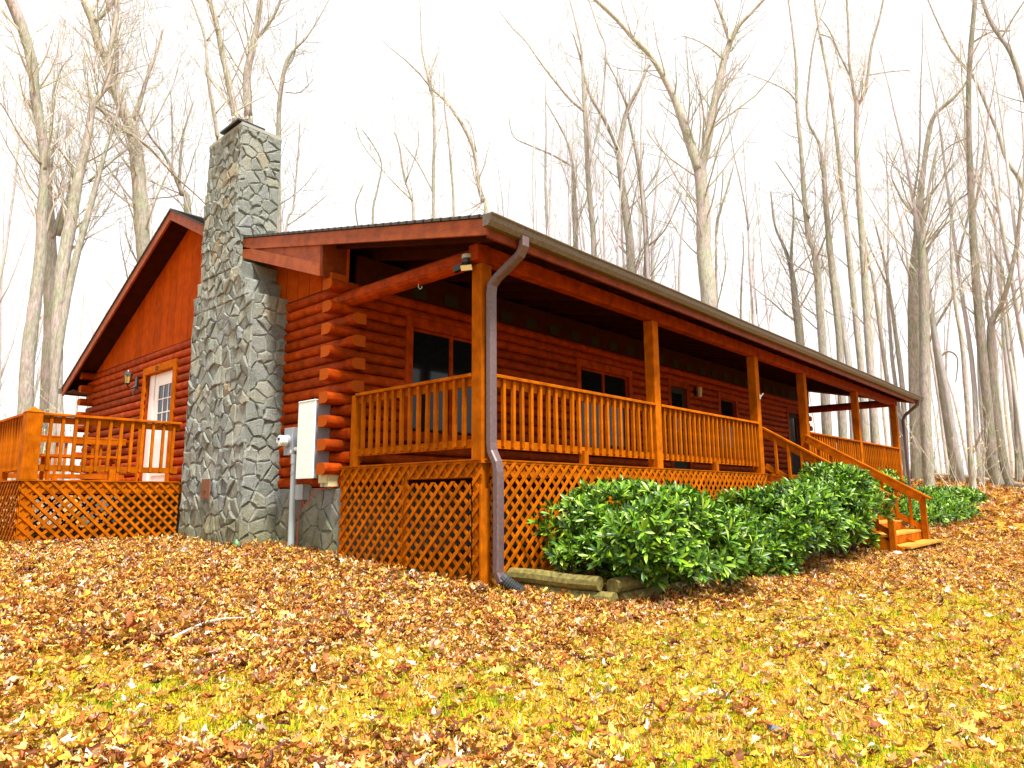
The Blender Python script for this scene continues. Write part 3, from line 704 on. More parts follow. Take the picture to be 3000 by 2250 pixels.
# downspouts
def downspout(pts, parent=cabin, name='downspout', w_=.10, d_=.075):
    mb = MB(); P = [V(p) for p in pts]; vs = []; n = 4; k = len(P)
    for i in range(k):
        t = (P[min(i+1, k-1)]-P[max(i-1, 0)]).normalized(); r = V((1, 0, 0)); r = (r - t*r.dot(t)).normalized(); f = t.cross(r)
        for a, b in ((-1, -.7), (-.7, -1), (.7, -1), (1, -.7), (1, .7), (.7, 1), (-.7, 1), (-1, .7)): vs.append(P[i]+r*a*w_/2+f*b*d_/2)
    n = 8
    fs = [(i*n+j, i*n+(j+1) % n, (i+1)*n+(j+1) % n, (i+1)*n+j) for i in range(k-1) for j in range(n)] + [tuple(range(n)), tuple(range((k-1)*n, k*n))]
    mb.add(vs, fs); return ccw_fix(mb.build(name, M['brownmetal'], parent))
dx = .09
downspout([(dx+.02, -.49, 2.22), (dx+.02, -.49, 2.13), (dx+.02, -.44, 2.05), (dx, -.14, 1.87), (dx-.01, -.075, 1.80), (dx-.01, -.062, 1.70), (dx-.01, -.062, .9), (dx-.01, -.062, .17), (dx-.01, -.075, .08), (dx-.01, -.14, -.03), (dx-.01, -.155, -.12), (dx-.01, -.155, -.6), (dx-.01, -.15, -1.08), (dx, -.19, -1.17)])
mb = MB(); pts = []; rr = []
for i in range(27):
    t = i/26; pts.append((dx+.16*t, -.17-.17*t, -1.12-.17*t*(1.3-t*.35))); rr.append((.055 if i % 2 else .066) if i > 4 else .062)
mb.tube(pts, rr, 14); mb.build('drain_elbow', M['rubber'], None, label='black corrugated drain elbow at the foot of the corner downspout', cat='drain pipe')
downspout([(HX1+.35, -.49, 2.22), (HX1+.35, -.46, 2.10), (HX1+.33, -.12, 1.82), (HX1+.32, -.06, 1.7), (HX1+.32, -.06, 0), (HX1+.32, -.06, -.9)])

# ------------------------------------------------------------------ things fixed to the walls
# tall white panel box
b = empty('panel_box', (-.1, 2.9, .3), label='tall white electrical panel box on the log wall beside the conduit', cat='electrical box')
def lb(name, mat, par, boxes, bevel=.004):
    mb = MB(); ox, oy, oz = par.location
    for q in boxes: mb.box(q[0]-ox, q[1]-oy, q[2]-oz, q[3]-ox, q[4]-oy, q[5]-oz)
    return mb.build(name, mat, par, bevel=bevel)
lb('body', M['grey'], b, [(-.195, 2.72, -.12, .02, 3.10, .86)]); lb('cover', M['panelwhite'], b, [(-.215, 2.715, -.125, -.196, 3.105, .845)]); lb('lid_flange', M['panelwhite'], b, [(-.22, 2.712, .846, .0, 3.108, .862)])
b = empty('electric_meter', (-.1, 3.42, .35), label='grey electric meter box with round glass meter on the conduit', cat='electric meter')
lb('box', M['grey'], b, [(-.15, 3.33, .195, .02, 3.545, .555)])
mb = MB(); mb.tube([(-.05, .03, .03), (-.085, .03, .03)], .082, 20); mb.build('socket_ring', M['grey'], b)
mb = MB(); mb.tube([(-.085, .03, .03), (-.165, .03, .03), (-.18, .03, .03)], [.072, .07, .055], 20); mb.build('meter_dome', M['panelwhite'], b, smooth=False)
mb = MB(); mb.box(-.186, .0, .035, -.181, .05, .065).tube([(-.181, .045, -.01), (-.185, .045, -.01)], .01, 8); mb.build('dial', M['black'], b)
mb = MB(); mb.box(-.053, -.075, -.13, -.0505, -.045, -.09); mb.build('seal_tag', M['white'], b)
b = empty('conduit', (-.1, 3.34, -1.05), label='grey vertical conduit pipe running from the meter into the ground', cat='conduit')
mb = MB(); mb.tube([(0, 0, -.15), (0, 0, 1.25)], .042, 14); mb.build('pipe', M['pvc'], b)
mb = MB(); mb.tube([(0, 0, 1.13), (0, 0, 1.248)], .050, 14); mb.build('coupling', M['pvc'], b)
mb = MB(); mb.tube([(0, 0, .99), (0, 0, 1.03)], .047, 14).box(-.005, -.10, 1.0, .12, -.045, 1.02); mb.build('strap', M['grey'], b)
mb = MB(); mb.tube([(-.1, 3.335, .27), (-.1, 3.10, .27)], .028, 10).tube([(-.1, 3.25, .27), (-.1, 3.21, .27)], .042, 10); mb.build('conduit_nipple', M['panelwhite'], None, label='short white pipe joining the meter box to the tall panel box', cat='pipe')
b = empty('junction_box', (-.05, 3.24, -.28), label='small grey cable box low on the wall right of the conduit', cat='utility box')
lb('body', M['pvc'], b, [(-.10, 3.13, -.385, .04, 3.31, -.19)]); lb('cover', M['grey'], b, [(-.112, 3.10, -.385, -.095, 3.20, -.195)])
b = empty('phone_box', (-.05, 2.6, -.1), label='cream plastic phone box on the wall beside the lattice', cat='utility box')
lb('body', M['cream'], b, [(-.125, 2.50, -.23, .04, 2.68, .0)]); lb('cover', M['cream'], b, [(-.15, 2.505, -.185, -.126, 2.685, -.005)]); lb('latch', M['grey'], b, [(-.145, 2.59, -.232, -.127, 2.63, -.19)])
pts = [(-.06, 3.16, -.385), (-.07, 3.13, -.45), (-.07, 3.08, -.46), (-.06, 3.0, -.36), (-.05, 2.92, -.27), (-.05, 2.75, -.25), (-.05, 2.6, -.235), (-.05, 2.42, -.225)]
mb = MB(); mb.tube(pts, .006, 6).tube([(-.06, 3.2, -.39), (-.05, 3.27, -.6), (-.045, 3.29, -1.08)], .006, 6); mb.build('red_cable', M['redwire'], None, label='thin red cable looping from the grey box along the foundation', cat='cable')
# floodlight
b = empty('floodlight', (.0, .16, 2.05), label='twin head security floodlight under the porch corner', cat='floodlight')
mb = MB(); mb.tube([(-.05, 0, .10), (-.05, 0, .06)], .062, 16); mb.build('base', M['pvc'], b)
mb = MB(); mb.tube([(-.05, 0, .06), (-.05, 0, -.01)], .05, 14); mb.build('sensor', M['black'], b)
mb = MB(); mb.bar((-.05, 0, -.0), (-.12, -.03, -.06), .07, .08); mb.build('lamp_head', M['black'], b)
mb = MB(); mb.bar((-.05, .03, 0), (-.10, .15, -.04), .06, .06); mb.build('lamp_head', M['black'], b)
mb = MB(); mb.bar((-.118, -.055, -.062), (-.128, -.06, -.070), .12, .055); mb.build('lens', M['lampcream'], b)
# wall lantern by the side door
b = empty('wall_lantern', (-.03, 9.42, 1.9), label='black carriage lantern on the log wall left of the white door', cat='lantern')
mb = MB(); mb.box(.0, -.05, -.15, .03, .05, .08); mb.build('back_plate', M['black'], b)
mb = MB(); mb.tube([(0, 0, -.1), (-.09, 0, -.16), (-.15, 0, -.10), (-.15, 0, -.05)], .012, 6).tube([(0, 0, -.12), (-.03, 0, -.28)], .014, 6); mb.build('bracket', M['black'], b)
mb = MB(); mb.tube([(-.15, 0, -.06), (-.15, 0, .10)], [.045, .075], 6); mb.build('lantern_glass', M['brass'], b)
mb = MB(); mb.tube([(-.15, 0, .10), (-.15, 0, .12), (-.15, 0, .17), (-.15, 0, .20)], [.09, .085, .03, .01], 6).tube([(-.15, 0, -.09), (-.15, 0, -.06)], [.02, .055], 6); 
for k in range(6): a = math.pi*k/3; mb.tube([(-.15+.047*math.cos(a), .047*math.sin(a), -.06), (-.15+.077*math.cos(a), .077*math.sin(a), .10)], .006, 4)
mb.build('lantern_cage', M['black'], b)
b = empty('porch_wall_light', (9.3, HY0-.1, 1.95), label='dim glass lantern on the porch wall right of the middle door', cat='lantern')
mb = MB(); mb.box(-.05, .0, -.1, .05, .05, .1); mb.build('back_plate', M['black'], b)
mb = MB(); mb.tube([(0, -.07, -.12), (0, -.07, .10)], [.05, .07], 8); mb.build('lantern_glass', M['brass'], b)
# hooks, bracket, small fittings
mb = MB(); mb.tube([(.03, 1.05, 2.05), (.03, 1.05, 2.01), (.03, 1.02, 1.98), (.03, .99, 1.99), (.03, .99, 2.01)], .005, 6); mb.build('hanging_hook', M['pvc'], None, label='small pale hook under the porch tie log', cat='hook')
mb = MB(); mb.tube([(-.025, 8.35, 2.02), (-.05, 8.35, 2.06), (-.05, 8.35, 2.0), (-.03, 8.35, 1.97)], .008, 6).tube([(-.025, 8.42, 2.03), (-.05, 8.42, 2.07), (-.05, 8.42, 2.0), (-.03, 8.42, 1.98)], .008, 6); mb.build('horseshoe_hook', M['black'], None, label='dark metal hook fixed above the white side door', cat='hook')
b = empty('flag_bracket', (PX[2]+.1, -.01, 1.35), label='white flag bracket on the porch post beside the stairs', cat='bracket')
mb = MB(); mb.box(-.02, -.010, -.04, .02, .0, .04); mb.build('plate', M['white'], b)
mb = MB(); mb.tube([(0, -.01, -.01), (.02, -.06, .06)], .012, 8); mb.build('socket', M['white'], b)

# slatted bench on the side deck
pt = empty('deck_bench', (-1.35, 7.6, DZ), label='low orange slatted bench on the side deck behind the railing', cat='bench')
for i in range(3): MB().box(-.6, -.2+.14*i, .40, .6, -.2+.14*i+.13, .438).build('seat_slat', M['org_x'], pt)
for x in (-.5, .46):
    for y in (-.18, .15): MB().box(x, y, .0, x+.04, y+.07, .398).build('leg', M['org_z'], pt)

# ------------------------------------------------------------------ landscape timbers, stones, stick
def timber(a, b, r=.07, label='', grp='round landscape timbers edging the shrub bed'):
    a, b = V(a), V(b); mb = MB(); n = max(3, int((b-a).length/.4)); pts = [a+(b-a)*i/n+V((0, 0, .006*math.sin(i*2.3))) for i in range(n+1)]
    mb.tube(pts, [r*(1+.05*math.sin(i*1.7)) for i in range(n+1)], 10)
    mb.build('landscape_timber', M['timber'], None, label=label, cat='timber', group=grp)
zz = gz(.45, -.6)
timber((.36, -.06, zz+.18), (.47, -1.06, zz+.155), label='upper mossy round timber running out from the corner downspout')
timber((.38, -.12, zz+.045), (.50, -1.20, zz+.02), label='lower mossy round timber half buried under leaves below the downspout')
def tim2(x0, x1, dz, y=-1.14, lab=''): timber((x0, y, gz(x0, y)+dz), (x1, y, gz(x1, y)+dz), label=lab)
tim2(.55, 3.0, .17, lab='upper round timber in front of the nearest shrub'); tim2(.62, 3.0, .04, -1.17, 'lower round timber in front of the nearest shrub')
tim2(3.05, 6.6, .15, lab='upper round timber in front of the second shrub, ending near the stairs'); tim2(3.05, 6.6, .03, -1.17, 'lower round timber in front of the second shrub, ending near the stairs')
# long edging log on the rise at the right
P = [(27.5, 2.6), (25, .2), (22.5, -2.2), (19.5, -4.6), (16, -6.6)]
mb = MB(); mb.tube([(x, y, gz(x, y)+.10) for x, y in P], [.11, .12, .12, .13, .12], 10); mb.build('edging_log', plain('pale_weathered_log', (.40, .30, .20), .8, noise=.3, sc=4, bmp=.4), None, label='long pale log edging the leafy rise beyond the porch', cat='log')
def rock(name, x, y, s, mat, label, cat='rock', dz=0, seed=1):
    import bmesh
    bm = bmesh.new(); bmesh.ops.create_icosphere(bm, subdivisions=3, radius=1)
    for v in bm.verts:
        n = mnoise.noise(v.co*1.3+V((seed*7.1, 0, 0)))*.35 + mnoise.noise(v.co*3.5+V((seed*3, 1, 0)))*.12; v.co *= 1+n; v.co = V((v.co.x*s[0], v.co.y*s[1], v.co.z*s[2]))
    me = bpy.data.meshes.new(name); bm.to_mesh(me); bm.free(); me.materials.append(mat); o = bpy.data.objects.new(name, me); COL.objects.link(o)
    o.location = (x, y, gz(x, y)+dz); o.rotation_euler = (0, 0, seed); return tag(o, label=label, cat=cat)
rk = plain('grey_slab_stone', (.20, .22, .25), .8, noise=.3, sc=14, bmp=.5); tanrk = plain('tan_boulder', (.42, .20, .09), .8, noise=.35, sc=7, bmp=.5)
rock('flat_rock', -1.12, 4.12, (.19, .10, .035), rk, 'flat grey stone among leaves in front of the chimney', dz=.03)
rock('white_rock', -.62, 5.85, (.07, .05, .05), M['white'], 'small white stone at the foot of the deck lattice by the chimney', dz=.04, seed=2)
rock('boulder', 1.25, -.25, (.17, .15, .14), tanrk, 'rounded tan boulder under the nearest shrub by the lattice', dz=.10, seed=3)
rock('dark_rock', -2.72, 6.6, (.22, .3, .10), plain('dark_wet_stone', (.06, .05, .05), .7, noise=.4, bmp=.4), 'dark stone at the far left foot of the deck lattice', dz=.04, seed=4)
rock('pale_stone', 6.72, -2.02, (.07, .06, .05), plain('pink_stone', (.62, .42, .36), .8, noise=.2, bmp=.3), 'small pale pink stone beside the near stair newel', dz=.04, seed=5)
mb = MB(); mb.tube([(-.56, 3.84, -1.15), (-.57, 3.84, -.93), (-.58, 3.85, -.88)], [.035, .03, .012], 8); mb.build('pipe_stub', plain('green_plastic', (.10, .28, .12), .5), None, label='short green pipe stub at the chimney corner', cat='pipe')
sp = []; n = 14
for i in range(n): t = i/(n-1); x = -2.98+1.0*t; y = -.22+.16*math.sin(t*2.4)+.25*t; sp.append((x, y, gz(x, y)+.06+.03*math.sin(t*5)))
mb = MB(); mb.tube(sp, [.012-.008*i/n for i in range(n)], 6).tube([sp[5], (sp[5][0]+.1, sp[5][1]+.14, sp[5][2]+.03), (sp[5][0]+.16, sp[5][1]+.27, sp[5][2]+.01)], [.006, .004, .002], 5)
mb.build('fallen_stick', M['twig'], None, label='long thin curved stick lying on the leaves at left', cat='stick')
mb = MB(); pts = []; rr = []
for i in range(22): t = i/21; pts.append((-1.55+.045*t, -3.42+.0*t-.075*t, gz(-1.5, -3.4)+.045-.03*t)); rr.append(.019 if i % 2 else .013)
mb.tube(pts, rr, 10); mb.build('ribbed_pipe_piece', plain('grey_ribbed_plastic', (.18, .19, .26), .4, noise=.3), None, label='short grey ribbed pipe piece lying in the grass at lower right', cat='pipe')

# ------------------------------------------------------------------ scatter helper
def scatter(name, T, F, loc, R, sc, col, mat, parent=None, **k):
    """T (n,3) template verts (or list), F faces; loc (m,3), R (m,3,3), sc (m,), col (m,3)"""
    Vs = []; Fs = []; Cs = []; base = 0; TL = T if isinstance(T, list) else [T]; FL = F if isinstance(T, list) else [F]
    idx = np.arange(len(loc)) % len(TL)
    for ti, (t, f) in enumerate(zip(TL, FL)):
        s = idx == ti
        if not s.any(): continue
        v = np.einsum('mij,nj->mni', R[s], t)*sc[s][:, None, None] + loc[s][:, None, :]
        m, n = v.shape[:2]; Vs.append(v.reshape(-1, 3)); f = np.asarray(f)
        Fs.append((f[None]+(np.arange(m)*n)[:, None, None]+base).reshape(-1, f.shape[1])); Cs.append(np.repeat(col[s], n, axis=0)); base += m*n
    Vv = np.concatenate(Vs); Ff = np.concatenate(Fs); Cc = np.concatenate(Cs)
    me = bpy.data.meshes.new(name); me.vertices.add(len(Vv)); me.vertices.foreach_set('co', Vv.astype('f').ravel())
    k_ = Ff.shape[1]; me.loops.add(Ff.size); me.loops.foreach_set('vertex_index', Ff.astype('i').ravel()); me.polygons.add(len(Ff)); me.polygons.foreach_set('loop_start', np.arange(0, Ff.size, k_, dtype='i'))
    try: me.polygons.foreach_set('loop_total', np.full(len(Ff), k_, dtype='i'))
    except Exception: pass
    me.update(calc_edges=True)
    at = me.attributes.new('tone', 'FLOAT_COLOR', 'POINT'); at.data.foreach_set('color', np.concatenate([Cc, np.ones((len(Cc), 1))], 1).astype('f').ravel())
    me.materials.append(mat); o = bpy.data.objects.new(name, me); COL.objects.link(o)
    if parent: o.parent = parent
    return tag(o, **k)
def rots(yaw, tilt, az):
    """rotation: yaw about z, then tilt by angle about horizontal axis az"""
    c, s = np.cos(yaw), np.sin(yaw); m = len(yaw); Z = np.zeros((m, 3, 3)); Z[:, 0, 0] = c; Z[:, 0, 1] = -s; Z[:, 1, 0] = s; Z[:, 1, 1] = c; Z[:, 2, 2] = 1
    ax, ay = np.cos(az), np.sin(az); ct, s_ = np.cos(tilt), np.sin(tilt); K = np.zeros((m, 3, 3))
    K[:, 0, 2] = ay; K[:, 1, 2] = -ax; K[:, 2, 0] = -ay; K[:, 2, 1] = ax
    T = np.eye(3)[None]*1.0 + s_[:, None, None]*K + (1-ct)[:, None, None]*np.einsum('mij,mjk->mik', K, K)
    return np.einsum('mij,mjk->mik', T, Z)
# leaf templates: lobed outline folded along the midrib and curled
def leaf_template(kind, rs):
    n = 9; w_ = (.24, .42, .36, .15, .30)[kind % 5]; curl = rs.uniform(-.9, 1.8); fold = rs.uniform(.25, 1.5); tw = rs.uniform(-1.1, 1.1); bend = rs.uniform(-.25, .25)
    V_ = []; F_ = []
    for i in range(n):
        t = i/(n-1); prof = math.sin(math.pi*min(1, t*.9+.07))**.8*w_
        if kind % 5 in (1, 2): prof *= (1.12 if i % 2 else .38)
        elif kind % 5 == 4: prof *= (1.05 if i % 2 else .7)
        x = t-.5; z = curl*.30*(x*2)**2; a = tw*x; yo = bend*(x*2)**2*.4
        for s_ in (-1, 0, 1):
            asym = 1+.25*s_*math.sin(i*2.1+kind); y = s_*prof*.9*asym*math.cos(min(1.3, fold*.8)); zz_ = z + abs(s_)*prof*math.sin(min(1.3, fold*.8))*(1+.4*math.sin(i*2+s_))
            V_.append((x, yo+y*math.cos(a)-zz_*math.sin(a), zz_*math.cos(a)+y*math.sin(a)))
    for i in range(n-1):
        for s_ in (0, 1): q = i*3+s_; F_ += [(q, q+3, q+1), (q+1, q+3, q+4)]
    return np.array(V_), np.array(F_)
rs_ = random.Random(5); LT = [leaf_template(k % 5, rs_) for k in range(20)]
PAL = np.array([(.56, .29, .055), (.46, .18, .028), (.68, .45, .13), (.26, .07, .016), (.62, .42, .04), (.12, .03, .012), (.78, .60, .42), (.36, .11, .02), (.58, .27, .045), (.60, .34, .22)])
PW_ = np.array([.17, .13, .15, .11, .12, .08, .08, .09, .08, .07])
def in_house(x, y): return (x > .02 and y > -.0 and x < HX1 and y < HY1) or (-.5 < x < .1 and 3.9 < y < 5.88) or (SX0 < x < SX1_ and -1.95 < y < 0) or (DX0 < x < .1 and 6 < y < DY1)
def leaf_field(name, n, samp, smin, smax, lift, label, pile=None):
    L = []; C = []; S = []
    tries = 0
    while len(L) < n and tries < n*6:
        tries += 1; x, y = samp()
        if in_house(x, y): continue
        g = grassy(x, y) if x < 14 else 0
        if random.random() > .14+.86*(1-g)**2.1: continue
        L.append((x, y, gz(x, y)+random.random()**1.5*lift)); S.append(smin+(smax-smin)*random.random()**1.5)
    L = np.array(L); m = len(L); col = PAL[NR.choice(len(PAL), m, p=PW_/PW_.sum())]*NR.uniform(.45, 1.3, (m, 1))
    tl = np.abs(NR.normal(0, .36, m)); R = rots(NR.uniform(0, 6.28, m), tl, NR.uniform(0, 6.28, m))
    L[:, 2] += .012+np.array(S)*.12*np.sin(np.minimum(tl, 1.3))*2.2
    return scatter(name, [t[0] for t in LT], [t[1] for t in LT], L, R, np.array(S), np.clip(col, 0, .85), M['leaf'], kind='stuff', label=label)
cx_, cy_ = CAM_P.x, CAM_P.y
def samp_view(rmin, rmax, pw, a0=-3, a1=90):
    def f():
        r = rmin + (rmax-rmin)*random.random()**pw; a = math.radians(random.uniform(a0, a1)); return cx_+r*math.cos(a), cy_+r*math.sin(a)
    return f
leaf_field('fallen_leaves', 44000, samp_view(1.6, 6.5, .75), .02, .09, .05, 'brown and orange fallen leaves on the near lawn')
leaf_field('fallen_leaves', 74000, samp_view(6.0, 17, .8, 0, 88), .038, .105, .04, 'brown and orange fallen leaves around the cabin')
leaf_field('fallen_leaves', 16000, samp_view(15, 34, .8, 0, 30), .12, .22, .06, 'fallen leaves covering the far rise')
def near_wall():
    q = random.random()
    if q < .5: t = random.random(); return (-abs(random.gauss(0, .35))-.02, random.uniform(-.2, 4))
    if q < .7: return (random.uniform(.5, 6.8), -random.uniform(.05, 1.05))
    return (random.uniform(-3.4, -.4), 6-abs(random.gauss(0, .5)))
leaf_field('leaf_drift', 5000, near_wall, .06, .11, .09, 'leaves drifted against the lattice and chimney foot')
def pile(): return random.gauss(-2.95, .20), random.gauss(-.02, .07)
leaf_field('leaf_clump', 140, pile, .07, .12, .12, 'clump of brown leaves caught by the stick')
# grass
def grass_field(n):
    L = []; 
    while len(L) < n:
        r = 1.6+9.5*random.random()**.9; a = math.radians(random.uniform(-3, 82)); x = cx_+r*math.cos(a); y = cy_+r*math.sin(a)
        if in_house(x, y) or y > -.2 and x > 0 or y > 1.5: continue
        g = grassy(x, y)
        if random.random() > g*1.1+.16: continue
        L.append((x, y, gz(x, y)-.004))
    L = np.array(L); m = len(L)
    T = np.array([(-.06, 0, 0), (.06, 0, 0), (-.045, .12, .5), (.045, .12, .5), (0, .42, .95)]); Fc = np.array([(0, 1, 2), (1, 3, 2), (2, 3, 4)])
    T = T*np.array([1, 1, 1])
    pal = np.array([(.58, .46, .02), (.30, .42, .012), (.56, .40, .10), (.13, .30, .010), (.36, .19, .02), (.74, .62, .24)]); 
    blot = np.array([mnoise.noise(V((p[0]*2.5, p[1]*2.5, 20))) for p in L])
    ci = np.where(blot > .10, NR.choice([1, 3, 0], m), NR.choice([0, 2, 4, 5, 1], m)); col = pal[ci]*NR.uniform(.75, 1.2, (m, 1))*NR.uniform(.7, 1.15, (m, 1))
    R = rots(NR.uniform(0, 6.28, m), np.abs(NR.normal(0, .6, m)), NR.uniform(0, 6.28, m))
    return scatter('grass', T, Fc, L, R, NR.uniform(.014, .06, m), np.clip(col, 0, .8), M['grass'], kind='stuff', label='short yellow green grass between the leaves')
grass_field(130000)

# ------------------------------------------------------------------ evergreen shrubs
SL = np.array([(0, 0, 0), (.38, -.11, .03), (.38, 0, -.01), (.38, .11, .03), (.72, -.12, .02), (.72, 0, -.03), (.72, .12, .02), (1.0, 0, -.08)]); SF = np.array([(0, 1, 2), (0, 2, 3), (1, 4, 5), (1, 5, 2), (2, 5, 6), (2, 6, 3), (4, 7, 5), (5, 7, 6)])
def shrub(center, rad, zlo, nros, label, seed, lobes=7, stems=True, hollow=.3, cond=None):
    rs = np.random.RandomState(seed); cx, cy, cz = center; rx, ry, rz = rad; root = empty('evergreen_shrub', (cx, cy, gz(cx, cy)), label=label, cat='shrub', group='evergreen shrubs along the porch')
    lob = [(cx+rs.uniform(-.6, .6)*rx, cy+rs.uniform(-.45, .45)*ry, cz+rs.uniform(-.45, .45)*rz, rs.uniform(.42, .66)) for _ in range(lobes)]
    pos = []; nor = []
    while len(pos) < nros:
        l = lob[rs.randint(len(lob))]; d = rs.normal(size=3); d /= np.linalg.norm(d)
        if d[2] < -.55: continue
        r = l[3]*rs.uniform(.72, 1.08)*(1+.22*mnoise.noise(V((d[0]*2.5+seed, d[1]*2.5, d[2]*2.5+l[0]))))
        p = np.array([l[0]+d[0]*rx*r, l[1]+d[1]*ry*r, l[2]+d[2]*rz*r])
        # reject points deep inside other lobes
        deep = min(math.sqrt(((p[0]-q[0])/(rx*q[3]))**2+((p[1]-q[1])/(ry*q[3]))**2+((p[2]-q[2])/(rz*q[3]))**2) for q in lob)
        if deep < .70 and rs.rand() > .12: continue
        if mnoise.noise(V((p[0]*3.1, p[1]*3.1, p[2]*3.1+seed))) < -.22: continue
        if p[2] < zlo(p[0]) if callable(zlo) else p[2] < zlo: continue
        if p[1] > -.04: continue
        if cond and not cond(p): continue
        pos.append(p); nor.append(d*np.array([1, 1, .8])+np.array([0, 0, .55]))
    pos = np.array(pos); nor = np.array(nor); nor /= np.linalg.norm(nor, axis=1)[:, None]
    k = 8; m = len(pos)*k; N_ = np.repeat(nor, k, 0); Pp = np.repeat(pos, k, 0)
    A = np.cross(N_, rs.normal(size=(len(pos), 3)).repeat(k, 0)); A /= np.linalg.norm(A, axis=1)[:, None]; B = np.cross(N_, A)
    ang = np.tile(np.arange(k)*2*np.pi/k, len(pos))*1.9 + rs.uniform(-.3, .3, m); op = rs.uniform(.45, 1.25, m)
    dirv = (A*np.cos(ang)[:, None]+B*np.sin(ang)[:, None])*np.sin(op)[:, None]+N_*np.cos(op)[:, None]
    side = np.cross(N_, dirv); side /= np.linalg.norm(side, axis=1)[:, None]; upv = np.cross(dirv, side)
    R = np.stack([dirv, side, upv], axis=2); sc = rs.uniform(.07, .145, m)
    pal = np.array([(.040, .11, .010), (.075, .18, .010), (.14, .29, .014), (.24, .41, .02), (.018, .05, .008), (.38, .52, .12)]); 
    ci = rs.choice(6, m, p=[.22, .25, .20, .12, .15, .06]); col = pal[ci]*rs.uniform(.8, 1.2, (m, 1))*np.repeat(rs.uniform(.8, 1.25, (len(pos), 1)), k, 0)
    loc0 = np.array([cx, cy, gz(cx, cy)])
    f = scatter('foliage', SL, SF, Pp+N_*.0-loc0, R, sc, col, M['shrubleaf'], root, kind='stuff')
    nc = max(4, nros//110); ii = rs.choice(len(pos), nc); up_ = pos[ii][pos[ii][:, 2] > cz-.1*rz]; nc = len(up_)
    if nc:
        Rc = rots(rs.uniform(0, 6.28, nc), rs.uniform(0, .7, nc), rs.uniform(0, 6.28, nc))
        scatter('caught_leaves', [t[0] for t in LT], [t[1] for t in LT], up_+np.array([0, 0, .03])-loc0, Rc, rs.uniform(.05, .10, nc), PAL[rs.choice(5, nc)], M['leaf'], root, kind='stuff')
    mb = MB(); base = V((0, 0, -.05))
    for i in range(18):
        t = V(pos[rs.randint(len(pos))]) - V(loc0); b0 = V((rs.uniform(-.35, .35)*rx*1.2, rs.uniform(-.25, .25)*ry, -.05)); mid = b0.lerp(t, .5)+V(rs.uniform(-.08, .08, 3))-V((0, 0, .05))
        mb.tube([b0, b0.lerp(mid, .5), mid, mid.lerp(t, .5), t*.97], [.014, .011, .009, .006, .003], 5, False)
    mb.build('stem', M['darkstem'], root)
    return root
shrub((1.85, -.98, -.80), (1.50, .88, .62), lambda x: -1.28 if x > 1.1 else -1.28+(1.1-x)*.55, 2100, 'nearest glossy evergreen shrub in the timber edged bed', 31, 13)
shrub((4.0, -1.05, -.80), (1.15, .95, .68), -1.32, 2000, 'second dense evergreen shrub, middle of the porch row', 32, 12)
shrub((5.65, -1.05, -.76), (.85, .88, .60), -1.25, 1200, 'third evergreen shrub against the porch before the stairs', 35, 9)
shrub((6.3, -1.35, -.36), (.80, .66, .44), -.78, 900, 'tall shrub leaning over the near stair railing', 33, 8, cond=lambda p: not (p[0] > 7.02))
shrub((12.8, -1.40, -.60), (2.2, .85, .40), -1.0, 1300, 'rounded shrub beyond the porch stairs', 34, 9)
shrub((10.3, -.75, -.36), (.80, .55, .44), -.8, 480, 'small shrub between the far stair railing and the lattice', 36, 5, cond=lambda p: p[0] > 9.35)

shrub((.72, -.42, -.98), (.30, .22, .20), -1.25, 34, 'tiny evergreen seedling beside the lattice under the nearest shrub', 40, 3)

# ------------------------------------------------------------------ trees
def ray(px, py):
    v = rt*((px-1500)/F) - up*((py-1125)/F) + fw; return v.normalized()
def pt_at(px, py, D, az):
    """point on the vertical plane at horizontal distance D across azimuth az"""
    v = ray(px, py); n = V((math.cos(az), math.sin(az), 0)); return CAM_P + v*(D/v.dot(n))
def grow(mb, p, d, L, r, depth, rs, upw=.25, n=4, twigs=1.0, cnt=None):
    seg = max(3, min(6, int(L/.5)+2)); pts = [p]; dd = d.normalized(); rad = [r]
    for i in range(seg):
        dd = (dd + V((rs.uniform(-1, 1), rs.uniform(-1, 1), rs.uniform(-.6, 1)))*.16 + V((0, 0, upw*.35))).normalized()
        pts.append(pts[-1]+dd*(L/seg)); rad.append(max(r*(1-(i+1)/seg*.82), .0035))
    mb.tube(pts, rad, n if r > .03 else 3, False)
    if depth <= 0: return
    k = int((2.2+L*.9)*twigs) if depth > 1 else int((2+L*1.3)*twigs)
    for _ in range(k):
        t = rs.uniform(.2, 1)*seg; i = min(int(t), seg-1); q = pts[i].lerp(pts[i+1], t-i); ax = (pts[i+1]-pts[i]).normalized()
        s = ax.orthogonal().normalized(); s = Matrix.Rotation(rs.uniform(0, 6.28), 3, ax) @ s
        a = rs.uniform(.4, .95); nd = (ax*math.cos(a)+s*math.sin(a))
        grow(mb, q, nd, L*rs.uniform(.32, .58)*(1.15-t/seg*.5), rad[i]*rs.uniform(.35, .6), depth-1, rs, upw, 3, twigs)
def limb_branches(mb, pts, rads, rs, start, spacing, Lf, depth, twigs=1., upw=.25):
    acc = 0
    for i in range(len(pts)-1):
        seg = (pts[i+1]-pts[i]); l = seg.length
        if pts[i].z < start: continue
        m = max(1, int(l/spacing+rs.random()))
        for _ in range(m):
            t = rs.random(); q = pts[i].lerp(pts[i+1], t); ax = seg.normalized(); s = Matrix.Rotation(rs.uniform(0, 6.28), 3, ax) @ ax.orthogonal().normalized()
            a = rs.uniform(.5, 1.0); r = rads[i]; nd = ax*math.cos(a)+s*math.sin(a)
            grow(mb, q, nd, min(4.2, Lf*(.6+rs.random()*.9)*(.35+r*4)), min(.038, max(.009, r*rs.uniform(.14, .32))), depth, rs, upw, 4, twigs)
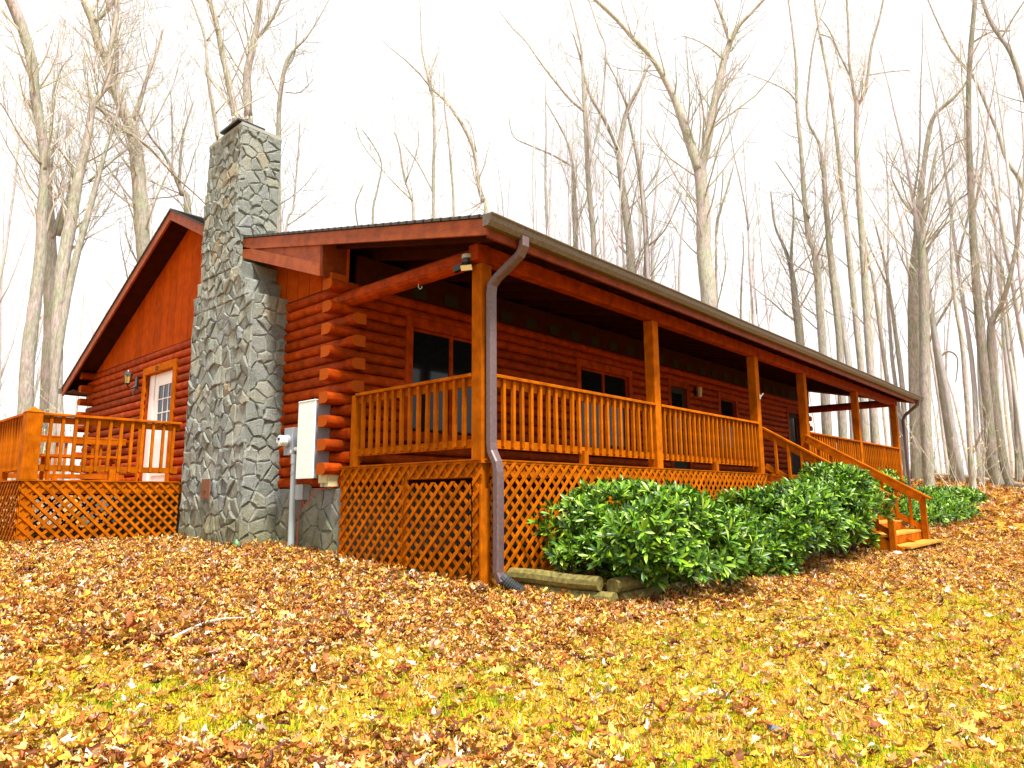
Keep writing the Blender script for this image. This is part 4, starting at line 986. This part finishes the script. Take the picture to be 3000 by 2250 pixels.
def photo_tree(stems, D, label, seed, twigs=1., mat='bark', spacing=.9, start=5.0, Lf=2.6, extra=None):
    """stems: list of [(px,py,width_px)...], first stem runs to the ground; built as real trunks at distance D"""
    rs = random.Random(seed); bx_, by_ = stems[0][0][0], stems[0][0][1]
    v = ray(bx_, by_); az = math.atan2(v.y, v.x); d_ = max(D, 26+(seed*7 % 5)) if bx_ > 2600 else D; D = d_
    while d_ < 60:                         # keep every trunk well clear of the cabin
        q = CAM_P + V((math.cos(az), math.sin(az), 0))*d_
        if d_ >= D and not (-3 < q.x < HX1+2 and -1 < q.y < HY1+2): break
        d_ += .25
    D = d_ + (rs.uniform(0, 2.5) if d_ > D else 0)
    b0 = pt_at(bx_, by_, D, az); gzv = gz(b0.x, b0.y); root = empty('bare_tree', (b0.x, b0.y, gzv), label=label, cat='tree'); O_ = V((b0.x, b0.y, gzv))
    tr = MB(); cr = MB(); last = None
    for si, stem in enumerate(stems):
        P_ = []; R_ = []
        dep = V((math.cos(az), math.sin(az), 0)); off = 0; dr = rs.uniform(-.25, .25) if si else rs.uniform(-.05, .05)
        for j, (px, py, wd_) in enumerate(stem):
            p = pt_at(px, py, D, az); off = dr*j*.5 if j else 0
            # push along the viewing ray so depth varies but the outline stays
            p = CAM_P + (p-CAM_P)*(1+off/D); P_.append(p-O_); R_.append(wd_/2/F*D*math.cos(az-YAW)*(.86 if bx_ < 300 else .80 if bx_ > 2300 else .95))
        if si == 0:
            P_.insert(0, V((P_[0].x*1.0, P_[0].y*1.0, -.3))); R_.insert(0, R_[0]*1.22)
            if P_[1].z > 2.5: P_.insert(1, V((P_[1].x, P_[1].y, .6))); R_.insert(1, R_[1]*1.04)
        # subdivide (catmull)
        Q = []; QR = []
        for i in range(len(P_)-1):
            a, b, c, d = P_[max(i-1, 0)], P_[i], P_[i+1], P_[min(i+2, len(P_)-1)]; ns = 4
            for k in range(ns):
                t = k/ns; Q.append(.5*((2*b)+(c-a)*t+(2*a-5*b+4*c-d)*t*t+(3*b-a-3*c+d)*t**3)); QR.append((R_[i]*(1-t)+R_[i+1]*t)*(1+.05*math.sin(i*5+k*2.3+si)))
        Q.append(P_[-1]); QR.append(R_[-1])
        top = stem[-1]
        if top[1] < 30 or top[2] > 6:      # goes on above the frame
            dirn = (Q[-1]-Q[-2]).normalized(); L_ = min(5, 60*QR[-1]); 
            for k in range(1, 5): Q.append(Q[-1]+(dirn+V((rs.uniform(-.2, .2), rs.uniform(-.2, .2), .15))).normalized()*L_/4); QR.append(max(.008, QR[-1]*.7))
        tr.tube(Q, QR, 10 if R_[0] > .09 else 7, True)
        limb_branches(cr, Q, QR, rs, start, spacing*.75, Lf, 2, twigs*1.35)
    tr.build('trunk', M[mat], root, smooth=True); cr.build('crown', M['twig' if mat == 'bark' else mat], root)
    return root
T = photo_tree
# left cluster
T([[(70,1330,50),(80,1070,46),(100,907,42),(118,764,38),(124,622,34),(131,497,33),(127,430,33),(113,340,33),(102,271,33),(95,190,34),(68,90,36),(27,-10,40)], [(131,497,12),(145,430,9),(150,350,8),(155,280,7),(180,200,5),(215,160,3)], [(118,480,10),(60,400,7),(20,330,5),(0,300,4)]], 15.5, 'tall bare tree leaning left out of the frame, leftmost of the cluster behind the deck', 1, spacing=1.1, start=6.5)
T([[(135,1330,52),(142,1100,48),(150,950,46),(148,785,46),(142,640,40),(142,560,24),(150,470,14),(165,400,10),(178,330,6)], [(150,700,20),(172,640,17),(186,600,14),(190,585,3)], [(170,690,16),(195,600,16),(212,520,18),(203,480,8),(165,430,5),(150,440,3)]], 15.0, 'stout trunk with a broken snag stub in the cluster behind the deck', 2, spacing=1.1, start=6.5)
T([[(172,1330,40),(165,1150,40),(168,950,40),(183,785,42),(205,663,40),(228,530,34),(240,480,30),(258,400,28),(272,310,22),(300,270,18),(318,235,24),(325,140,16),(340,60,16),(345,-10,14)], [(275,305,16),(262,262,8),(248,215,6),(245,160,4)], [(280,310,14),(320,340,14),(352,370,16)]], 15.8, 'bare tree with a crooked kink near its top, right of the broken trunk', 3, spacing=1.1, start=6.5)
T([[(150,1330,26),(160,1110,26),(191,907,25),(220,765,24),(260,622,21),(290,510,18),(310,440,13),(345,330,8),(375,240,5)], [(262,530,9),(330,470,7),(370,440,4)]], 14.2, 'slender pale trunk leaning right across the cluster behind the deck', 4, spacing=1.1, start=6.5)
T([[(440,1300,46),(432,900,44),(420,723,43),(411,588,43),(402,475,42),(389,384,40),(362,325,34),(335,253,30),(316,181,30),(289,127,28),(271,59,26),(240,-10,22)], [(318,185,18),(328,110,14),(340,40,12),(343,-10,10)], [(392,350,14),(410,300,13),(430,230,11),(460,150,8),(478,80,6)], [(280,60,14),(305,40,13),(330,10,14)]], 17, 'big bare tree rising behind the left roof slope', 5)
T([[(560,1200,24),(550,619,22),(535,570,18),(515,520,14),(480,450,10),(440,400,7),(405,330,4)], [(525,540,10),(530,450,8),(540,380,6),(570,290,3)], [(505,515,7),(505,400,5),(500,260,3)]], 22, 'small forked bare tree between the left roof peak and chimney', 6)
T([[(650,1200,24),(643,480,14),(637,398,13),(624,316,12),(610,226,11),(601,118,8),(580,50,5),(560,-5,4)], [(606,120,5),(640,70,4)], [(630,335,5),(668,290,4)]], 20, 'thin bare stem rising just left of the chimney', 7)
T([[(700,1200,26),(690,420,22),(687,335,21),(669,235,20),(651,158,19),(637,81,18),(612,-10,18)], [(640,50,6),(660,15,4),(675,-10,3)]], 17.5, 'bare trunk appearing above the chimney, leaning left', 8)
T([[(735,1200,34),(730,420,28),(728,344,26),(723,226,25),(741,136,23),(755,60,20),(764,-10,18)], [(755,110,12),(780,80,11),(805,40,10),(825,-10,8)]], 16.5, 'bare forked trunk directly above the chimney cap', 9)
T([[(815,1200,22),(815,600,16),(816,393,15),(820,289,14),(836,194,13),(859,149,9),(895,113,6),(930,60,4),(958,10,3)], [(838,200,8),(862,160,6),(870,90,4)], [(820,285,5),(790,220,4),(780,195,2)], [(836,270,4),(880,270,3),(920,230,2)]], 18.5, 'slim bare tree hugging the right edge of the chimney', 10)
T([[(820,1200,14),(836,696,8),(859,610,7),(868,520,6),(875,430,5),(879,350,4)], [(842,660,5),(900,620,4),(960,570,3)]], 16, 'thin sapling with curved twigs just right of the chimney', 11)
# middle
T([[(1430,1200,26),(1425,633,16),(1415,590,16),(1403,542,15),(1389,443,13),(1360,375,12),(1335,335,11),(1300,290,10),(1267,262,9)], [(1262,265,12),(1252,215,9),(1236,140,6),(1232,20,3)], [(1395,445,5),(1380,370,3),(1355,342,2)]], 24, 'arching bare tree above the porch roof peak corner', 12, spacing=1.5)
T([[(1275,1200,16),(1271,646,11),(1270,500,11),(1273,400,9),(1270,300,9),(1262,262,9),(1255,220,4)], [(1272,570,5),(1225,480,4),(1180,420,3)]], 25, 'straight thin bare tree above the middle of the porch roof', 13, spacing=1.2)
T([[(1332,1200,14),(1330,640,9),(1321,484,8),(1312,384,7),(1303,316,5),(1300,199,3)]], 27, 'slim pale sapling left of the arching tree', 14, spacing=1.3)
T([[(1215,1200,16),(1212,655,10),(1205,580,9),(1185,520,8),(1170,430,6),(1155,385,4)], [(1190,530,5),(1225,430,4),(1222,360,3)], [(1205,585,5),(1140,520,4),(1060,420,3),(1040,350,2)]], 26, 'crooked bare tree above the left part of the porch roof', 15, spacing=.9)
T([[(1110,1200,12),(1092,670,8),(1105,560,6),(1118,480,5),(1090,420,4),(1060,380,3)], [(1050,670,5),(1042,600,4),(1065,540,3)]], 25, 'low twiggy bare tree just above the chimney side of the porch roof', 16, spacing=.8)
T([[(1690,1200,24),(1687,732,18),(1683,620,17),(1680,520,13),(1675,470,10),(1655,400,6),(1600,300,4)], [(1680,490,8),(1620,455,6),(1550,425,5),(1505,400,4),(1490,340,3)]], 23, 'bare tree with a long low branch reaching left over the roof', 17)
T([[(1750,1200,24),(1741,750,19),(1730,600,18),(1723,520,17),(1718,400,16),(1714,330,16),(1708,250,10),(1705,158,8),(1690,80,6),(1668,-5,4)], [(1716,330,10),(1670,290,9),(1620,230,8),(1575,170,7),(1540,120,5),(1500,80,4),(1462,30,3)], [(1720,520,7),(1760,330,6),(1775,150,6),(1755,90,5),(1725,0,4)]], 21, 'bare tree with long arched limb sweeping left, over the roof middle', 18, spacing=.6)
T([[(1860,1200,34),(1848,760,28),(1832,610,24),(1818,500,22),(1815,440,20),(1825,370,17),(1840,316,15),(1870,260,12),(1895,203,8),(1905,190,6)], [(1812,440,13),(1770,350,12),(1725,270,10),(1700,170,8),(1680,100,5)], [(1838,310,8),(1812,250,7),(1800,220,5),(1770,170,4)]], 20, 'forked grey tree left of the big Y shaped tree', 19, spacing=.7)
T([[(1900,1200,24),(1895,750,18),(1882,565,16),(1865,450,12),(1845,360,8),(1832,300,5)], [(1885,590,5),(1930,540,4),(1985,500,3)], [(1900,720,6),(1950,670,5),(2000,560,4)]], 19, 'slender bare tree just right of the forked grey one', 20)
T([[(2085,1300,54),(2078,900,52),(2063,750,46),(2061,640,44),(2059,588,40),(2052,490,40),(2068,430,30),(2082,360,28),(2090,316,26),(2108,240,25),(2118,190,22),(2140,120,20),(2165,75,14),(2200,38,11),(2245,-10,9)],
   [(2048,500,32),(2022,420,32),(2000,353,30),(1972,280,24),(1931,199,22),(1895,150,20),(1859,115,18),(1805,54,17),(1735,-10,15)], [(2138,122,14),(2125,80,12),(2110,36,10),(2092,-10,8)], [(2120,175,7),(2080,140,5),(2040,118,4),(2000,105,3)], [(1859,100,5),(1868,60,4),(1850,0,3)], [(2058,450,8),(2060,380,6),(2072,330,5),(2072,240,4)]], 16, 'massive Y shaped bare tree above the porch roof', 21, spacing=1.1, twigs=.8)
T([[(2105,1200,12),(2098,700,7),(2110,620,6),(2140,520,4),(2150,480,3)], [(2098,700,5),(2115,560,4),(2118,500,3)]], 18, 'thin paired sapling right of the massive Y shaped tree', 22)
T([[(2168,1200,10),(2170,930,6),(2172,840,6),(2178,740,4),(2176,680,3)]], 24, 'very thin upright sapling above the right part of the roof', 23)
# right
T([[(2345,1300,34),(2345,1020,32),(2332,900,28),(2320,800,18),(2300,730,12),(2270,660,8),(2258,560,5)], [(2330,900,12),(2318,760,11),(2325,640,8),(2320,560,5)]], 24, 'pale forked tree right behind the sloping eave', 24)
T([[(2425,1300,36),(2411,1035,30),(2402,903,28),(2389,745,26),(2371,700,22),(2357,588,18),(2348,452,16),(2335,307,13),(2332,181,10),(2310,0,6)], [(2372,640,8),(2330,560,6),(2270,470,4)], [(2335,300,8),(2310,270,6),(2265,245,4),(2190,215,3)]], 22, 'ascending bare tree left of the paired straight trunks', 25)
T([[(2470,1300,30),(2461,1020,26),(2447,880,24),(2430,720,22),(2420,600,20),(2412,500,16),(2400,420,12),(2366,350,9),(2368,250,8),(2385,120,6),(2420,0,4)]], 20, 'bare tree with swollen trunk left of the twin straight trunks', 26)
T([[(2540,1350,30),(2522,1075,24),(2511,971,23),(2488,745,20),(2475,620,17),(2461,497,15),(2443,339,13),(2425,220,11),(2400,90,9),(2385,-10,7)], [(2404,100,6),(2440,120,5),(2460,200,4)]], 18.5, 'left one of the twin straight trunks behind the porch end', 27)
T([[(2570,1380,32),(2551,1093,28),(2542,970,27),(2529,745,24),(2520,620,22),(2513,497,20),(2508,400,18),(2510,316,18),(2500,260,12),(2488,180,10),(2486,90,9),(2480,-10,7)], [(2512,310,14),(2535,270,12),(2542,226,11),(2555,130,10),(2575,60,9),(2590,-10,7)], [(2500,240,8),(2460,160,7),(2430,90,5),(2400,50,4)], [(2545,220,5),(2610,210,4),(2668,205,3)]], 18, 'right one of the twin straight trunks, forking high up', 28)
T([[(2690,1400,46),(2678,1016,42),(2680,800,40),(2692,700,38),(2692,633,36),(2698,560,26),(2708,475,18),(2723,384,18),(2740,335,16),(2790,290,13),(2823,253,8)], [(2688,640,10),(2650,595,8),(2630,560,7),(2610,500,5),(2640,420,3)]], 17, 'thick grey trunk rising behind the porch end corner', 29, spacing=1.2, start=7)
T([[(2722,1410,38),(2712,1230,38),(2708,950,36),(2705,780,34),(2702,700,26),(2715,600,12),(2730,500,8),(2750,420,5)]], 17.8, 'dark trunk standing tight beside the thick grey one', 30, twigs=.8)
T([[(2930,1440,50),(2909,1350,42),(2895,1197,36),(2872,971,32),(2854,745,27),(2845,560,23),(2839,400,20),(2838,260,19),(2845,130,18),(2858,-10,16)], [(2845,560,6),(2790,600,5),(2740,650,3)], [(2850,125,7),(2900,95,6),(2960,90,5)], [(2845,400,5),(2780,430,4),(2740,480,3)]], 15, 'tall straight grey trunk near the right edge', 31, spacing=.8)
T([[(3120,1440,60),(3060,900,46),(3030,640,30),(2990,530,18),(2950,470,14),(2920,380,12),(2890,310,11),(2860,240,11),(2835,205,12),(2790,150,10),(2745,60,7),(2715,-10,5)]], 13, 'tree with a dark limb arching in from the right edge', 32, spacing=1.4, twigs=.7)
T([[(3200,1440,50),(3110,700,36),(3040,420,24),(3000,270,18),(2963,158,17),(2927,104,15),(2900,60,14),(2875,-10,13)], [(2935,110,8),(2970,50,7),(3010,-10,6)]], 14, 'tree leaning in over the top right corner', 33, spacing=1.4, twigs=.7)
T([[(2800,1420,26),(2775,1250,24),(2750,1080,22),(2735,960,20),(2722,850,14),(2712,760,10),(2740,690,8),(2790,640,6)], [(2745,1060,9),(2775,1030,7),(2805,1050,5),(2800,1120,3)], [(2738,960,10),(2775,900,9),(2810,840,7),(2845,800,5)]], 19, 'slanting forked tree right of the thick grey trunk', 34)
T([[(2850,1420,24),(2835,1200,18),(2818,1000,16),(2800,900,12),(2790,800,10),(2785,680,7),(2800,560,5)], [(2848,1330,10),(2870,1280,9),(2882,1255,4)]], 20, 'thin leaning tree between the slanting one and the tall straight trunk', 35)
T([[(2965,1430,36),(2945,1378,32),(2915,1200,28),(2904,1050,26),(2904,950,24),(2935,890,18),(2962,800,15),(2980,700,12),(2990,600,9)], [(2902,960,14),(2890,880,11),(2905,800,8),(2900,700,5)]], 16.5, 'forked tree tight behind the tall straight trunk on its right', 36)
T([[(2985,1440,24),(2978,1200,20),(2960,1000,16),(2950,900,13),(2935,780,8),(2930,650,5)]], 19, 'thin upright tree at the right edge', 37)
T([[(2625,1400,20),(2610,1200,17),(2590,1050,15),(2570,900,13),(2555,800,11),(2548,780,10),(2530,680,7),(2520,600,4)]], 24, 'thin leaning tree seen between porch end post and thick trunk', 38)
T([[(2655,1400,22),(2645,1150,18),(2620,950,14),(2605,850,11),(2590,760,9),(2560,640,6)]], 26, 'slender purple grey tree just beyond the porch end corner', 39)
# many thin trees farther off: a few grown once, each stand a separate thing
def far_proto(seed, h):
    rs = random.Random(seed); tr = MB(); cr = MB(); p = V((0, 0, -.3)); d = V((rs.uniform(-.06, .06), rs.uniform(-.06, .06), 1)).normalized(); P_ = [p]; R_ = [.15]; n = 16
    for i in range(n):
        d = (d+V((rs.uniform(-.07, .07), rs.uniform(-.07, .07), .05))).normalized(); P_.append(P_[-1]+d*h/n); R_.append(max(.012, .14*(1-(i+1)/n)**.8))
    tr.tube(P_, R_, 7); 
    fi = rs.randint(6, 9); fd = V((rs.uniform(-.5, .5), rs.uniform(-.5, .5), 1)).normalized(); Q = [P_[fi]]; QR = [R_[fi]*.75]
    for i in range(7): fd = (fd+V((rs.uniform(-.1, .1), rs.uniform(-.1, .1), .12))).normalized(); Q.append(Q[-1]+fd*h/18); QR.append(max(.01, QR[0]*(1-(i+1)/8)))
    tr.tube(Q, QR, 6); limb_branches(cr, P_, R_, rs, h*.22, .75, 3.2, 2, 1.0, .35); limb_branches(cr, Q, QR, rs, 1, .8, 2.6, 2, 1.0, .35)
    return tr, cr
protos = []
for k in range(7):
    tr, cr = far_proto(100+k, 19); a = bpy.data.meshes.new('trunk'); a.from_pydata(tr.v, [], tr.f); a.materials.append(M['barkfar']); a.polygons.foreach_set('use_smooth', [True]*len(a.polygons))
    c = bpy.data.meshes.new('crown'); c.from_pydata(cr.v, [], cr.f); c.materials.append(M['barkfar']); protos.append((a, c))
def far_tree(px, D, s, k, label, grp):
    v = ray(px, 1400); az = math.atan2(v.y, v.x); x = CAM_P.x+D*math.cos(az); y = CAM_P.y+D*math.sin(az)
    r = empty('slender_tree', (x, y, gz(x, y)-.05), label=label, cat='tree', group=grp); r.rotation_euler = (0, 0, random.uniform(0, 6.28)); r.scale = (s*random.uniform(.5, 1.0), )*2+(s,)
    for m_, nm in zip(protos[k % 7], ('trunk', 'crown')):
        o = bpy.data.objects.new(nm, m_); COL.objects.link(o); o.parent = r
ORD = 'first second third fourth fifth sixth seventh eighth ninth tenth eleventh twelfth thirteenth fourteenth fifteenth sixteenth seventeenth eighteenth nineteenth twentieth'.split()
def ordinal(i): return ORD[i] if i < 20 else ('twenty-' if i < 29 else 'thirty-')+ORD[(i % 10)] if i not in (19, 29) else {19: 'twentieth', 29: 'thirtieth'}[i]
for i, px in enumerate([-60, -20, 15, 45, 210, 245, 300, 330, 380, 470, 500, 520, 560, 590, 620]): far_tree(px, random.uniform(24, 42), random.uniform(.6, .95), i, ordinal(i)+' thin bare tree from the left, in the woods behind the side deck', 'thin trees in the woods behind the side deck')
for i, px in enumerate([870, 960, 1010, 1075, 1140, 1180, 1245, 1350, 1390, 1480, 1520, 1545, 1570, 1600, 1630, 1650, 1665, 1710, 1735, 1775, 1790, 1810, 1870, 1930, 1960, 2000]): far_tree(px, random.uniform(26, 38), random.uniform(.62, .8) if px < 1450 else random.uniform(.85, 1.15), i+3, ordinal(i)+' thin bare tree from the left showing above the porch roof', 'thin trees showing above the porch roof')
for i, px in enumerate([2210, 2240, 2275, 2290, 2310, 2340, 2370, 2395, 2420, 2450, 2480, 2500, 2560, 2590, 2610, 2640, 2660, 2700, 2745, 2765, 2780, 2800, 2820, 2845, 2870, 2890, 2935, 2955, 2970, 2990, 3015, 3045, 3080]): far_tree(px, random.uniform(27, 52), random.uniform(.75, 1.15), i+1, ordinal(i)+' slender bare tree from the left in the woods beyond the porch end', 'slender trees in the woods beyond the porch end')
# low brush on the far rise
def brush(px0, px1, D, label):
    rs = random.Random(int(px0)); mb = MB()
    for _ in range(70):
        px = rs.uniform(px0, px1); v = ray(px, 1400); az = math.atan2(v.y, v.x); d = D*rs.uniform(.85, 1.3); x = CAM_P.x+d*math.cos(az); y = CAM_P.y+d*math.sin(az)
        grow(mb, V((x, y, gz(x, y)-.05)), V((rs.uniform(-.5, .5), rs.uniform(-.5, .5), 1)), rs.uniform(.8, 3.6), .012, 1, rs, .2, 3, .8)
    o = mb.build('brush', M['twig'], None, kind='stuff', label=label)
    vv = np.array(mb.v); vv = vv[NR.choice(len(vv), 1500)]; m = len(vv)
    scatter('dry_leaves', SL[:, :], SF, vv, rots(NR.uniform(0, 6.28, m), NR.uniform(0, 1.2, m), NR.uniform(0, 6.28, m)), NR.uniform(.05, .11, m), np.array([(.60, .48, .14)])*NR.uniform(.6, 1.2, (m, 1)), M['leaf'], o, kind='stuff')
brush(2640, 3050, 27, 'leafless undergrowth among the trunks beyond the porch'); brush(-60, 320, 22, 'leafless undergrowth behind the side deck')
